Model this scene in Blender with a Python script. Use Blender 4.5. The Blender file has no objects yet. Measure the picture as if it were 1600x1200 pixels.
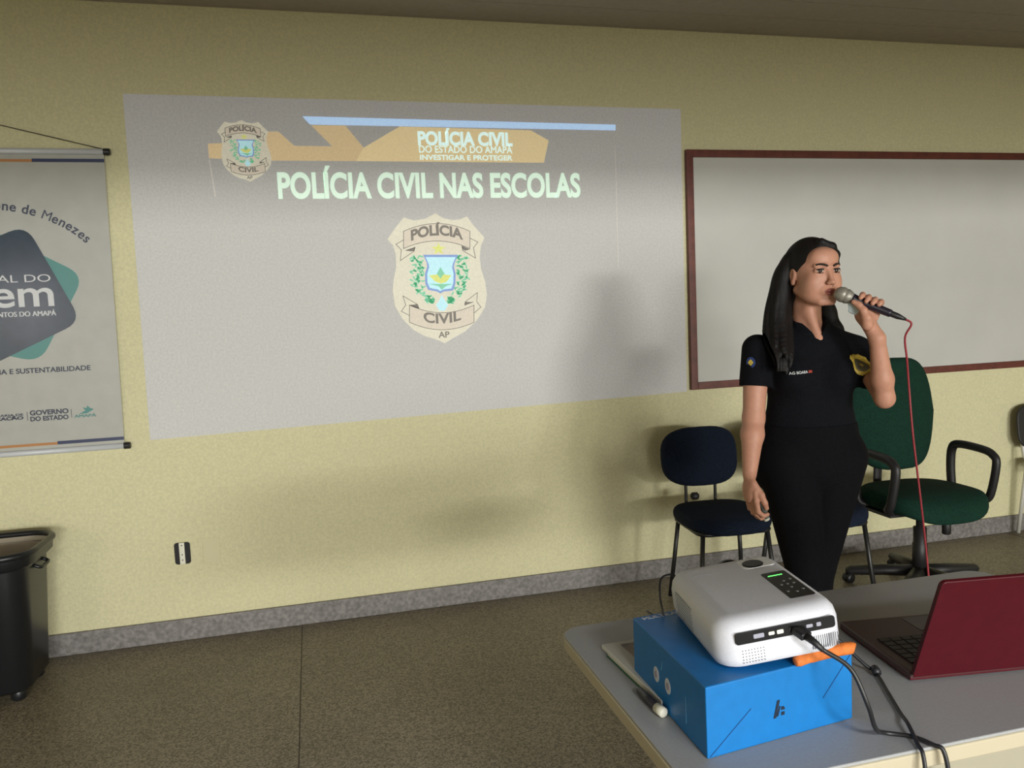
import bpy, bmesh, math, random
import numpy as np
from mathutils import Vector, Matrix
random.seed(7)
PI = math.pi
sc = bpy.context.scene
COL = sc.collection

# ------------------------------------------------------------------ camera
F_PX = 1238.3
PITCH, ROLL, YAW, CAM_H = .08403, -.04263, .2462, 1.380
cam_data = bpy.data.cameras.new('camera')
cam = bpy.data.objects.new('camera', cam_data); COL.objects.link(cam)
cam_data.sensor_fit = 'HORIZONTAL'; cam_data.sensor_width = 36.0
cam_data.lens = F_PX / 1600 * 36.0
cam_data.clip_start = .02
fw = Vector((math.sin(YAW)*math.cos(PITCH), math.cos(YAW)*math.cos(PITCH), -math.sin(PITCH)))
rt = Vector((math.cos(YAW), -math.sin(YAW), 0)); up = rt.cross(fw)
r2 = rt*math.cos(ROLL) + up*math.sin(ROLL); u2 = -rt*math.sin(ROLL) + up*math.cos(ROLL)
cam.matrix_world = Matrix(((r2.x, u2.x, -fw.x, 0), (r2.y, u2.y, -fw.y, 0), (r2.z, u2.z, -fw.z, CAM_H), (0, 0, 0, 1)))
sc.camera = cam

# ------------------------------------------------------------------ world, lights, exposure
world = bpy.data.worlds.new('world'); sc.world = world; world.use_nodes = True
bg = world.node_tree.nodes['Background']
bg.inputs[0].default_value = (.93, .96, 1.0, 1); bg.inputs[1].default_value = .12
sc.view_settings.view_transform = 'Standard'; sc.view_settings.look = 'None'
sc.view_settings.gamma = 1; sc.view_settings.exposure = 0.22; sc.view_settings.use_curve_mapping = False
sc.cycles.use_denoising = True

def area(name, loc, target, sx, sy, power, color, spread=180):
    l = bpy.data.lights.new(name, 'AREA'); l.shape = 'RECTANGLE'; l.size = sx; l.size_y = sy
    l.energy = power; l.color = color; l.spread = math.radians(spread)
    o = bpy.data.objects.new(name, l); COL.objects.link(o); o.location = loc
    o.rotation_euler = (Vector(target)-Vector(loc)).to_track_quat('-Z', 'Y').to_euler()
    return o
area('window_light', (3.4, -7.2, 1.80), (1.5, 3.7, 1.2), 1.7, .40, 175, (1.0, 1.0, .95), 150)
area('window_light', (.1, -7.2, 1.80), (.6, 3.7, 1.2), 1.3, .40, 85, (1.0, 1.0, .95), 150)
area('added_overhead_fill', (.6, -2.4, 2.68), (.75, .3, .8), .9, .3, 38, (.96, .98, 1.0), 120)  # added overhead fill, no known lamp; lifts the table and projector tops
area('banner_streak_light', (-3.22, -3.2, 1.95), (-1.13, 3.7, 1.6), .11, .9, 8, (1.0, .90, .98), 120)  # narrow source added for the streak reflected in the banner
area('back_fill_light', (1.2, -7.4, 1.10), (1.2, 3.7, 1.2), 5.5, 1.4, 345, (.98, 1.0, .96), 180)  # broad soft fill added behind the camera to raise the ambient level

# ------------------------------------------------------------------ helpers
def mat(name, col, rough=.6, noise=None, bump=None, emit=None, metal=0.0, spec=.5, coat=0.0):
    """noise=(scale, amount) mottles the colour; bump=(scale, strength, distance)"""
    m = bpy.data.materials.new(name); m.use_nodes = True
    nt = m.node_tree; b = nt.nodes['Principled BSDF']
    b.inputs['Base Color'].default_value = (*col, 1); b.inputs['Roughness'].default_value = rough
    b.inputs['Metallic'].default_value = metal; b.inputs['Specular IOR Level'].default_value = spec
    b.inputs['Coat Weight'].default_value = coat
    tc = nt.nodes.new('ShaderNodeTexCoord')
    if noise:
        n = nt.nodes.new('ShaderNodeTexNoise'); n.inputs['Scale'].default_value = noise[0]; n.inputs['Detail'].default_value = 4
        nt.links.new(tc.outputs['Object'], n.inputs['Vector'])
        r = nt.nodes.new('ShaderNodeValToRGB'); a = noise[1]
        r.color_ramp.elements[0].position = .32; r.color_ramp.elements[1].position = .68
        r.color_ramp.elements[0].color = (*[c*(1-a) for c in col], 1)
        r.color_ramp.elements[1].color = (*[min(1, c*(1+a)) for c in col], 1)
        nt.links.new(n.outputs['Fac'], r.inputs['Fac']); nt.links.new(r.outputs['Color'], b.inputs['Base Color'])
    if bump:
        n = nt.nodes.new('ShaderNodeTexNoise'); n.inputs['Scale'].default_value = bump[0]; n.inputs['Detail'].default_value = 3
        nt.links.new(tc.outputs['Object'], n.inputs['Vector'])
        bp = nt.nodes.new('ShaderNodeBump'); bp.inputs['Strength'].default_value = bump[1]; bp.inputs['Distance'].default_value = bump[2]
        nt.links.new(n.outputs['Fac'], bp.inputs['Height']); nt.links.new(bp.outputs['Normal'], b.inputs['Normal'])
    if emit:
        b.inputs['Emission Color'].default_value = (*emit[0], 1); b.inputs['Emission Strength'].default_value = emit[1]
    return m

def srgb(r, g, b):
    return tuple(((c/255)/12.92 if c/255 <= .04045 else ((c/255+.055)/1.055)**2.4) for c in (r, g, b))

def link(name, me, m=None, parent=None, smooth=False, **props):
    o = bpy.data.objects.new(name, me); COL.objects.link(o)
    if m is not None: me.materials.append(m)
    if parent is not None: o.parent = parent
    if smooth:
        me.polygons.foreach_set('use_smooth', [True]*len(me.polygons))
    for k, v in props.items(): o[k] = v
    return o

def obj(name, bm, m=None, parent=None, smooth=False, bevel=0, seg=2, **props):
    me = bpy.data.meshes.new(name); bmesh.ops.recalc_face_normals(bm, faces=bm.faces[:]); bm.to_mesh(me); bm.free()
    o = link(name, me, m, parent, smooth, **props)
    if bevel:
        md = o.modifiers.new('bevel', 'BEVEL'); md.width = bevel; md.segments = seg; md.limit_method = 'ANGLE'; md.angle_limit = .6
    if smooth and not bevel: pass
    if bevel: me.polygons.foreach_set('use_smooth', [True]*len(me.polygons)); wn = o.modifiers.new('wn', 'WEIGHTED_NORMAL')
    return o

def thing(name, label, cat, loc=(0, 0, 0), rz=0, group=None, rot=None):
    o = bpy.data.objects.new(name, None); COL.objects.link(o); o.location = loc
    o.rotation_euler = rot if rot else (0, 0, rz)
    o['label'] = label; o['category'] = cat
    if group: o['group'] = group
    o.empty_display_size = .05
    return o
def tag(o, label, cat, group=None):
    o['label'] = label; o['category'] = cat
    if group: o['group'] = group
    return o

def box(bm, x0, x1, y0, y1, z0, z1, M=None):
    vs = [bm.verts.new((x, y, z)) for x in (x0, x1) for y in (y0, y1) for z in (z0, z1)]
    if M is not None:
        for v in vs: v.co = M @ v.co
    for f in ((0, 1, 3, 2), (4, 6, 7, 5), (0, 4, 5, 1), (2, 3, 7, 6), (0, 2, 6, 4), (1, 5, 7, 3)):
        bm.faces.new([vs[i] for i in f])
    return bm
def bx(*a, M=None): return box(bmesh.new(), *a, M=M)

def catmull(pts, n=8):
    P = [Vector(p) for p in pts]; P = [2*P[0]-P[1]] + P + [2*P[-1]-P[-2]]; out = []
    for i in range(1, len(P)-2):
        for k in range(n):
            t = k/n; a, b, c, d = P[i-1], P[i], P[i+1], P[i+2]
            out.append(.5*((2*b)+(c-a)*t+(2*a-5*b+4*c-d)*t*t+(3*b-a-3*c+d)*t**3))
    out.append(P[-2].copy()); return out

def tube(bm, pts, r, n=10, closed=False, flat=None):
    """sweep a circle (or ellipse: flat=(ratio, up)) along pts; r may be a list"""
    P = [Vector(p) for p in pts]; N = len(P)
    R = r if isinstance(r, (list, tuple)) else [r]*N
    rings = []; prev = None
    for i, p in enumerate(P):
        if closed: t = P[(i+1) % N]-P[i-1]
        else: t = P[min(i+1, N-1)]-P[max(i-1, 0)]
        t.normalize()
        if prev is None:
            a = Vector((0, 0, 1)) if abs(t.z) < .9 else Vector((1, 0, 0))
            u = (a - t*a.dot(t)).normalized()
        else: u = (prev - t*prev.dot(t)).normalized()
        prev = u; w = t.cross(u)
        fl = flat if flat else 1
        rings.append([bm.verts.new(p + u*math.cos(2*PI*k/n)*R[i]*fl + w*math.sin(2*PI*k/n)*R[i]) for k in range(n)])
    m = N if closed else N-1
    for i in range(m):
        A, B = rings[i], rings[(i+1) % N]
        for k in range(n): bm.faces.new((A[k], A[(k+1) % n], B[(k+1) % n], B[k]))
    if not closed:
        bm.faces.new(rings[0][::-1]); bm.faces.new(rings[-1])
    return bm

def lathe(bm, prof, M=None, n=24, cap=True):
    rings = []
    for r, z in prof:
        ring = [bm.verts.new((r*math.cos(2*PI*k/n), r*math.sin(2*PI*k/n), z)) for k in range(n)]
        if M is not None:
            for v in ring: v.co = M @ v.co
        rings.append(ring)
    for A, B in zip(rings, rings[1:]):
        for k in range(n): bm.faces.new((A[k], A[(k+1) % n], B[(k+1) % n], B[k]))
    if cap: bm.faces.new(rings[0][::-1]); bm.faces.new(rings[-1])
    return bm

def superell(w, d, n, N=40):
    out = []
    for k in range(N):
        a = 2*PI*k/N; c, s = math.cos(a), math.sin(a)
        out.append((w/2*math.copysign(abs(c)**(2/n), c), d/2*math.copysign(abs(s)**(2/n), s)))
    return out
def rrect(w, d, r, seg=6):
    out = []
    for cx, cy, a0 in ((w/2-r, d/2-r, 0), (-w/2+r, d/2-r, 90), (-w/2+r, -d/2+r, 180), (w/2-r, -d/2+r, 270)):
        for k in range(seg+1):
            a = math.radians(a0+90*k/seg); out.append((cx+r*math.cos(a), cy+r*math.sin(a)))
    return out

def pad(bm, outline, h, e, crown=0.0, M=None, f=None):
    """a slab with outline in xy, thickness h (z 0..h) and rounded edge e; f warps points"""
    L = []
    K = 6
    for k in range(K+1):
        a = -PI/2 + PI/2*k/K; L.append((e*(1-math.cos(a)), e+e*math.sin(a)))
    for k in range(K+1):
        a = PI/2*k/K; L.append((e*(1-math.cos(a)), h-e+e*math.sin(a)))
    W = max(abs(p[0]) for p in outline); D = max(abs(p[1]) for p in outline)
    L = [(None, 0)] + L
    for s in (.75, .5, .25): L.append((('s', s), h+crown*(1-s*s)))
    rings = []
    for ins, z in L:
        ring = []
        for x, y in outline:
            if ins is None: q = (x*.4, y*.4, z)
            elif isinstance(ins, tuple): q = (x*(1-e/W)*ins[1], y*(1-e/D)*ins[1], z)
            else: q = (x*(1-ins/W), y*(1-ins/D), z)
            v = Vector(q)
            if f: v = Vector(f(v))
            if M is not None: v = M @ v
            ring.append(bm.verts.new(v))
        rings.append(ring)
    n = len(outline)
    for A, B in zip(rings, rings[1:]):
        for k in range(n): bm.faces.new((A[k], A[(k+1) % n], B[(k+1) % n], B[k]))
    bm.faces.new(rings[0][::-1]); bm.faces.new(rings[-1])
    return bm

def prism(bm, pts, plane_y, th):
    """polygon given in (x, z) on a plane facing -y, th thick towards the viewer"""
    a = [bm.verts.new((x, plane_y, z)) for x, z in pts]; b = [bm.verts.new((x, plane_y-th, z)) for x, z in pts]
    n = len(pts); bm.faces.new(a); bm.faces.new(b[::-1])
    for k in range(n): bm.faces.new((a[k], b[k], b[(k+1) % n], a[(k+1) % n]))
    return bm
def strip(bm, pts, w, y, th):
    """thin line along (x, z) points"""
    for (x0, z0), (x1, z1) in zip(pts, pts[1:]):
        d = Vector((x1-x0, z1-z0)); L = d.length
        if L < 1e-6: continue
        d /= L; n = Vector((-d.y, d.x))*w/2; e = d*w*.3
        prism(bm, [(x0-e.x+n.x, z0-e.y+n.y), (x1+e.x+n.x, z1+e.y+n.y), (x1+e.x-n.x, z1+e.y-n.y), (x0-e.x-n.x, z0-e.y-n.y)], y, th)
    return bm

_txt = {}
def text_verts(s, bold):
    key = (s, bold)
    if key not in _txt and 'M' in s and bold > .009:
        V, Fs = text_verts(s, .0); n = len(V); q = bold*1.1
        _txt[key] = ([(x-q, y, z) for x, y, z in V]+[(x+q, y, z*1.3) for x, y, z in V], Fs+[tuple(i+n for i in f) for f in Fs])
    if key not in _txt:
        c = bpy.data.curves.new('lettering', 'FONT'); c.body = s; c.size = 1; c.offset = bold; c.extrude = .01; c.resolution_u = 6
        o = bpy.data.objects.new('lettering', c); COL.objects.link(o)
        dg = bpy.context.evaluated_depsgraph_get(); dg.update()
        me = bpy.data.meshes.new_from_object(o.evaluated_get(dg))
        V = [tuple(v.co) for v in me.vertices]; Fs = [tuple(p.vertices) for p in me.polygons]
        bpy.data.objects.remove(o); bpy.data.curves.remove(c); bpy.data.meshes.remove(me)
        _txt[key] = (V, Fs)
    return _txt[key]
CAPH = None
def text(name, s, x0, x1, z0, cap, M3, m, parent, bold=.02, th=.0006, arc=None, slant=0, **props):
    """lettering: fits x0..x1, baseline z0, capital height cap; M3 maps local (x, up, out) to the world or parent space"""
    global CAPH
    if CAPH is None:
        V, _ = text_verts('H', 0.0); CAPH = max(v[1] for v in V)
    V, Fs = text_verts(s, bold)
    a, b = min(v[0] for v in V), max(v[0] for v in V); k = (x1-x0)/(b-a); kz = cap/CAPH
    out = []
    for x, y, z in V:
        X = x0+(x-a)*k + slant*y*kz; Z = z0+y*kz; T = (th*1.25 if z > .0105 else th) if z > 0 else 0
        if arc:      # sagitta bend: baseline follows a parabola through the ends
            xm = (x0+x1)/2; h = (x1-x0)/2; t = (X-xm)/h; Z += arc*(1-t*t)
        out.append(M3 @ Vector((X, Z, T)))
    me = bpy.data.meshes.new(name); me.from_pydata(out, [], Fs); me.update()
    return link(name, me, m, parent, **props)
WALL = 3.725
def on_wall(y):      # local (x, up, out) -> world on a plane facing -y
    return Matrix(((1, 0, 0, 0), (0, 0, -1, y), (0, 1, 0, 0), (0, 0, 0, 1)))

# ------------------------------------------------------------------ materials of the room
def wall_mat():
    m = mat('ochre_paint', srgb(210, 204, 166), .75, noise=(90, .07), bump=(160, .35, .004)); return m
M_wall = wall_mat()
M_ceiling = mat('ceiling_boards', srgb(160, 151, 142), .6, noise=(30, .05), bump=(60, .2, .003))
def floor_mat():
    m = mat('granilite_floor', srgb(128, 116, 100), .42, spec=.35); nt = m.node_tree; b = nt.nodes['Principled BSDF']
    tc = nt.nodes['Texture Coordinate']
    v = nt.nodes.new('ShaderNodeTexVoronoi'); v.inputs['Scale'].default_value = 190; nt.links.new(tc.outputs['Object'], v.inputs['Vector'])
    r = nt.nodes.new('ShaderNodeValToRGB'); r.color_ramp.interpolation = 'LINEAR'
    e = r.color_ramp.elements; e[0].position = .1; e[0].color = (*srgb(104, 95, 80), 1); e[1].position = .9; e[1].color = (*srgb(163, 152, 130), 1)
    sep = nt.nodes.new('ShaderNodeSeparateColor'); nt.links.new(v.outputs['Color'], sep.inputs[0]); nt.links.new(sep.outputs[0], r.inputs['Fac'])
    n = nt.nodes.new('ShaderNodeTexNoise'); n.inputs['Scale'].default_value = 2.2; nt.links.new(tc.outputs['Object'], n.inputs['Vector'])
    mx = nt.nodes.new('ShaderNodeMix'); mx.data_type = 'RGBA'; mx.blend_type = 'MULTIPLY'; mx.inputs['Factor'].default_value = .35
    nt.links.new(r.outputs['Color'], mx.inputs['A']); nt.links.new(n.outputs['Fac'], mx.inputs['B'])
    nt.links.new(mx.outputs['Result'], b.inputs['Base Color'])
    return m
M_floor = floor_mat()
M_base = mat('grey_granite_skirting', srgb(122, 118, 116), .55, noise=(60, .3))
M_joint = mat('floor_joint', srgb(60, 54, 46), .7)

# ------------------------------------------------------------------ room shell
S = dict(kind='structure')
obj('floor', bx(-3.6, 6.0, -7.6, 3.9, -.1, 0), M_floor, **S)
bm = bmesh.new()
for x in (-2.12, -.118, 1.88, 3.88): box(bm, x-.002, x+.002, -7.6, 3.70, -.001, .0006)
box(bm, -3.6, 6, 1.698, 1.702, -.001, .0005)
obj('trim_1', bm, M_joint, **S)
CE = 2.761
bm = bmesh.new()
y = 3.9
while y > -7.6:
    box(bm, -3.6, 6.0, max(y-.197, -7.6), y, CE, CE+.1); box(bm, -3.6, 6.0, max(y-.2, -7.6), y-.197, CE+.006, CE+.1); y -= .2
obj('ceiling', bm, M_ceiling, **S)
obj('wall_front', bx(-3.6, 6.0, WALL, WALL+.12, 0, CE), M_wall, **S)
obj('wall_back', bx(-3.6, 6.0, -7.72, -7.6, 0, CE), mat('low_bounce_paint', srgb(120, 112, 92), .8), **S)  # unseen wall, coloured darker to cut the bounced light
obj('wall_right', bx(5.9, 6.0, -7.6, WALL, 0, CE), M_wall, **S)
obj('wall_left', bx(-3.6, -3.5, -7.6, WALL, 0, CE), M_wall, **S)
obj('baseboard_front', bx(-3.5, 5.9, WALL-.014, WALL, 0, .098), M_base, bevel=.004, **S)
obj('added_shade_beam', bx(-3.5, 5.9, -.9, -.6, 1.90, CE), M_wall, **S)  # added out of view to shade the upper part of the front wall

# ------------------------------------------------------------------ projected slide
def glow(name, col, em, k=.5):  # lettering and shapes emit in place of the projector's light
    k *= .52; g_ = sum(em)/3; em = tuple(.75*c+.25*g_ for c in em)
    return mat(name, col, .8, noise=(110, .06), emit=(em, k))
M_sl = mat('slide_grey', srgb(202, 201, 197), .8, noise=(110, .07), bump=(160, .35, .004), emit=((.55, .55, .85), .045))  # projector light on the wall put into panel colour and weak emission
M_or = glow('slide_orange', srgb(215, 190, 148), srgb(225, 195, 140), .5)
M_or2 = glow('slide_pale_orange', srgb(228, 208, 160), srgb(240, 210, 150), .5)
M_bl = glow('slide_blue', srgb(190, 215, 245), srgb(150, 200, 255), .8)
M_ti = glow('slide_title', srgb(225, 240, 228), srgb(190, 240, 208), .75)
M_hd = glow('slide_header', srgb(225, 240, 238), srgb(190, 240, 240), 1.0)
M_cr = glow('slide_cream', srgb(218, 214, 198), srgb(235, 225, 200), .36)
M_cr2 = glow('slide_cream_ribbon', srgb(216, 207, 193), srgb(235, 216, 195), .30)
M_ln = glow('slide_dark_line', srgb(140, 134, 128), (.3, .3, .3), .08)
M_cy = glow('slide_cyan', srgb(190, 225, 235), srgb(150, 225, 245), .6)
M_cb = glow('slide_crest_blue', srgb(140, 165, 215), srgb(120, 160, 235), .35)
M_gr = glow('slide_green', srgb(140, 205, 175), srgb(110, 215, 165), .40)
M_yl = glow('slide_yellow', srgb(215, 220, 130), srgb(225, 230, 110), .42)
M_fa = glow('slide_faint', srgb(222, 216, 212), (.6, .6, .7), .10)
sx0, sx1, sz0, sz1 = -.705, 1.864, .93, 2.384
slide = thing('projected_slide', 'large grey projected slide on the wall with police title and badges', 'projection', ((sx0+sx1)/2, WALL-.003, sz0))
SO = Vector(slide.location)
def to_slide(y): return Matrix.Translation(-SO) @ on_wall(y)
def sflat(name, polys, layer, m, parent=slide, off=None, th=.0004, **pr):
    bm = bmesh.new()
    for p in polys: prism(bm, p, WALL-.0035-layer*.0006, th)
    bmesh.ops.translate(bm, verts=bm.verts[:], vec=-SO)
    return obj(name, bm, m, parent, **pr)
def sline(name, lines, w, layer, m, parent=slide):
    bm = bmesh.new()
    for p in lines: strip(bm, p, w, WALL-.0035-layer*.0006, .0004)
    bmesh.ops.translate(bm, verts=bm.verts[:], vec=-SO)
    return obj(name, bm, m, parent)
def stext(name, s, x0, x1, z0, cap, layer, m, parent=slide, bold=.02, **k):
    return text(name, s, x0, x1, z0, cap, to_slide(WALL-.0035-layer*.0006), m, parent, bold, th=.0005, **k)
obj('slide_background', (lambda b: (prism(b, [(sx0, .912), (1.862, .960), (sx1, sz1-.003), (-.702, 2.388)], WALL-.0005, .003), bmesh.ops.translate(b, verts=b.verts[:], vec=-SO), b)[-1])(bmesh.new()), M_sl, slide)
sflat('ribbon', [[(-.378, 2.185), (-.191, 2.195), (-.175, 2.239), (-.08, 2.241), (-.016, 2.18), (.149, 2.179), (.062, 2.271), (.212, 2.272), (.288, 2.175), (.25, 2.115), (-.113, 2.115), (-.377, 2.123)]], 1, M_or, label='orange zigzag ribbon')
sflat('ribbon', [[(.25, 2.115), (.288, 2.175), (.457, 2.272), (1.081, 2.264), (1.168, 2.218), (1.14, 2.113)]], 1, M_or2, label='pale orange ribbon behind the header lettering')
sflat('stripe', [[(.027, 2.309), (1.514, 2.298), (1.512, 2.271), (.057, 2.274)]], 2, M_bl, label='light blue stripe above the ribbons')
sline('faint_line', [[(-.377, 2.114), (-.363, 1.961)]], .007, 1, M_fa)
sline('faint_line', [[(1.508, 2.20), (1.506, 1.60)]], .004, 1, M_fa)
stext('title_text', 'POLÍCIA CIVIL NAS ESCOLAS', -.098, 1.320, 1.953, .106, 2, M_ti, bold=.032)
stext('header_text', 'POLÍCIA CIVIL', .537, .988, 2.192, .057, 2, M_hd, bold=.04)
stext('header_text', 'DO ESTADO DO AMAPÁ', .540, .985, 2.156, .031, 2, M_hd, bold=.012)
stext('header_text', 'INVESTIGAR E PROTEGER', .543, .984, 2.123, .022, 2, M_hd, bold=.02)

SHIELD = [(455, 70), (520, 110), (600, 125), (660, 118), (715, 95), (770, 170), (860, 265), (830, 335), (820, 420), (832, 520), (868, 630), (880, 730), (865, 830), (800, 935), (700, 1030), (600, 1085), (530, 1128), (460, 1095), (370, 1070), (280, 1020), (190, 930), (130, 820), (112, 700), (120, 600), (140, 500), (135, 400), (115, 330), (70, 280), (130, 190), (200, 103), (280, 128), (370, 115)]
def badge(MP, lw, fine, name, label):
    P = lambda l: [MP(u, v) for u, v in l]
    b = sflat(name, [P(SHIELD)], 2, M_cr, label=label)
    # lettered ribbons: an outline, folded tails and the words on them
    def ribbon_outline(y0, y1, x0, x1, sag):
        up_ = [(x0+(x1-x0)*t, y0-sag*(1-(2*t-1)**2)) for t in np.linspace(0, 1, 12)]
        dn = [(x0+(x1-x0)*t, y1-sag*(1-(2*t-1)**2)) for t in np.linspace(1, 0, 12)]
        return up_+dn
    top = ribbon_outline(215, 355, 198, 738, 62); bot = ribbon_outline(815, 955, 245, 772, -62)
    sflat('badge_ribbon', [P(top)], 3, M_cr2, b)
    sflat('badge_ribbon', [P(bot)], 3, M_cr2, b)
    lines = [P(top+top[:1]), P(bot+bot[:1]),
             P([(198, 285), (137, 320), (180, 365), (172, 452), (280, 378), (290, 345), (215, 370)]),
             P([(738, 270), (805, 302), (768, 350), (785, 432), (678, 370), (672, 335), (735, 362)]),
             P([(245, 900), (180, 865), (215, 815), (193, 740), (310, 810), (320, 840), (250, 815)]),
             P([(772, 880), (830, 832), (795, 785), (800, 712), (700, 788), (695, 815), (765, 790)])]
    [sline('badge_outline', [l_], lw, 4, M_ln, b) for l_ in lines]
    [sflat('badge_fold', [f_], 4, M_ln, b) for f_ in [P([(215, 372), (290, 345), (285, 372), (262, 378)]), P([(672, 335), (735, 362), (700, 372), (678, 362)]),
                         P([(250, 815), (305, 806), (322, 842), (290, 832)]), P([(695, 815), (700, 788), (765, 790), (730, 800)])]]
    x0, z0 = MP(258, 283); x1, z1 = MP(682, 290); cap = abs(MP(0, 0)[1]-MP(0, 78)[1])
    stext('badge_text', 'POLÍCIA', x0, x1, z0-.004*lw/.003, cap, 5, M_ln, b, bold=.04, arc=abs(MP(0, 0)[1]-MP(0, 42)[1]))
    x0, z0 = MP(360, 945); x1, z1 = MP(665, 940)
    stext('badge_text', 'CIVIL', x0, x1, z0, cap, 5, M_ln, b, bold=.03, arc=-abs(MP(0, 0)[1]-MP(0, 25)[1]))
    x0, z0 = MP(480, 1082); x1, _ = MP(570, 1080)
    stext('badge_text', 'AP', x0, x1, z0, cap*.62, 5, M_ln, b, bold=.02)
    # crest: laurels, shield, star, plant emblem
    rnd = random.Random(3); leaves = []
    def leaf(cx, cy, a, L, w):
        c, s = math.cos(a), math.sin(a)
        return P([(cx+x*c-y*s, cy+x*s+y*c) for x, y in ((-L, 0), (-L*.3, w), (L*.5, w*.8), (L, 0), (L*.5, -w*.8), (-L*.3, -w))])
    for side in (-1, 1):
        for i in range(fine):
            t = i/(fine-1); cy = 420+t*360; cx = 495+side*(185-max(0, t-.55)**2*620)
            for k in range(5):
                leaves.append(leaf(cx+rnd.uniform(-52, 48), cy+rnd.uniform(-16, 16), rnd.uniform(-1.2, 1.2)+(0 if k else PI/2), 21, 7.5))
    for side in (-1, 1):
        for i in range(fine//2): leaves.append(leaf(495+side*(60+i*60/(fine/2)), 790-i*4, side*.9, 22, 7))
    sflat('laurel_wreath', leaves, 3, M_gr, b)
    cs = [(355, 405), (640, 405), (612, 470), (606, 500), (620, 560), (618, 640), (600, 695), (520, 705), (495, 720), (470, 705), (395, 690), (372, 640), (370, 560), (388, 500), (384, 470)]
    sflat('crest', [P(cs)], 4, M_cb, b)
    sflat('crest_field', [P([((x-495)*.86+495, (y-560)*.88+560) for x, y in cs])], 5, M_cy, b)
    star = []
    for i in range(10):
        r_ = 62 if i % 2 == 0 else 25; a = -PI/2+i*PI/5; star.append((480+r_*math.cos(a), 358+r_*.85*math.sin(a)))
    sflat('star', [P(star)], 4, M_yl, b)
    sflat('crest_emblem', [P([(465, 560), (495, 505), (530, 560), (515, 600), (480, 600)]), P([(398, 642), (600, 642), (540, 660), (505, 690), (480, 660)])], 6, M_gr, b)
    sflat('crest_emblem', [P([(400, 572), (470, 565), (495, 600), (520, 565), (585, 572), (545, 625), (500, 640), (450, 622)])], 7, M_yl, b)
    sflat('crest_tassel', [P([(460, 815), (495, 760), (505, 730), (520, 760), (558, 815), (530, 860), (485, 860)])], 5, M_cy, b)
    return b
def bigmap(u, v):
    x = .337+(.879-.337)*u/939+(.299-.337)*v/1200*(1-u/939)+(.848-.879)*v/1200*u/939
    z = 1.920+(-.004)*u/939+((1.245-1.920)*(1-u/939)+(1.217-1.916)*u/939)*v/1200
    return (x+.004, z)
badge(bigmap, .0028, 15, 'badge', 'large cream badge')
badge(lambda u, v: (-.222+(u-495)*.000272, 2.288-(v-70)*.000250), .0022, 11, 'badge', 'small cream badge on the ribbon')

# ------------------------------------------------------------------ hanging banner
M_vin = mat('banner_vinyl', srgb(172, 172, 166), .30, noise=(14, .04), bump=(9, .22, .01), spec=.55)
M_dk = mat('banner_petrol', srgb(42, 60, 74), .24, noise=(20, .1), bump=(3, .12, .01), spec=.6)
M_tl = mat('banner_teal', srgb(82, 138, 134), .30, spec=.5)
M_ink = mat('banner_ink', srgb(62, 66, 84), .5)
M_wh = mat('banner_white_print', srgb(208, 210, 212), .35)
M_org = mat('banner_orange', srgb(176, 122, 72), .4); M_nav = mat('banner_navy', srgb(46, 54, 88), .4)
M_alu = mat('white_rail', srgb(196, 198, 202), .35, spec=.6); M_blk = mat('black_plastic', (.012, .012, .014), .4)
BX0, BX1 = -1.72, -.790
BY = 3.703
ban = thing('hanging_banner', 'pale grey roll banner with petrol logo hanging left of the projected slide', 'banner', ((BX0+BX1)/2, BY, .89))
BO = Vector(ban.location)
bcx = (BX0+BX1)/2
def bobj(name, bm, m, parent=ban, **k):
    bmesh.ops.translate(bm, verts=bm.verts[:], vec=-BO); return obj(name, bm, m, parent, **k)
def bx1(z): return BX1 + (2.14-z)*-.012       # right edge
bobj('banner_sheet', prism(bmesh.new(), [(BX0, .90), (bx1(.9), .90), (bx1(2.15), 2.15), (BX0, 2.15)], BY, .002), M_vin)
def bflat(name, polys, layer, m, parent=ban, **k):
    bm = bmesh.new()
    for p in polys: prism(bm, p, BY-.0021-layer*.0005, .0003)
    return bobj(name, bm, m, parent, **k)
def btext(name, s, x0, x1, z0, cap, m, bold=.02, **k):
    return text(name, s, x0, x1, z0, cap, Matrix.Translation(-BO) @ on_wall(BY-.004), m, ban, bold, **k)
def roundpoly(pts, r, seg=6):
    out = []; n = len(pts)
    for i in range(n):
        p, a, b = Vector(pts[i]), Vector(pts[i-1]), Vector(pts[(i+1) % n])
        u = (a-p).normalized(); w = (b-p).normalized(); p0 = p+u*r; p1 = p+w*r
        for k in range(seg+1):
            t = k/seg; q = p0*(1-t)**2+p*2*t*(1-t)+p1*t*t; out.append((q.x, q.y))
    return out
bflat('logo_shape', [roundpoly([(-1.52, 1.99), (-.905, 1.632), (-1.10, 1.275), (-1.60, 1.42)], .07)], 0, M_tl, label='teal rounded shape')
bflat('logo_shape', [roundpoly([(-1.62, 1.62), (-1.107, 1.845), (-.930, 1.440), (-1.46, 1.19)], .07)], 2, M_dk, label='dark petrol rounded shape')
btext('logo_text', 'INTEGRAL DO', -1.46, -1.033, 1.610, .030, M_wh, bold=-.004)
btext('logo_text', 'jovem', -1.505, -1.027, 1.510, .108, M_wh, bold=.012)
btext('logo_text', 'DE TODOS OS CANTOS DO AMAPÁ', -1.46, -1.023, 1.469, .020, M_wh, bold=.03)
btext('slogan_text', 'CIDADANIA E SUSTENTABILIDADE', -1.40, -.911, 1.233, .020, M_ink, bold=.02)
btext('footer_text', 'GOVERNO', -1.157, -1.010, 1.056, .019, M_ink, bold=.035)
btext('footer_text', 'DO ESTADO', -1.157, -1.012, 1.031, .018, M_ink, bold=.035)
btext('footer_text', 'SECRETARIA DE', -1.345, -1.182, 1.057, .009, M_ink, bold=.03)
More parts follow.
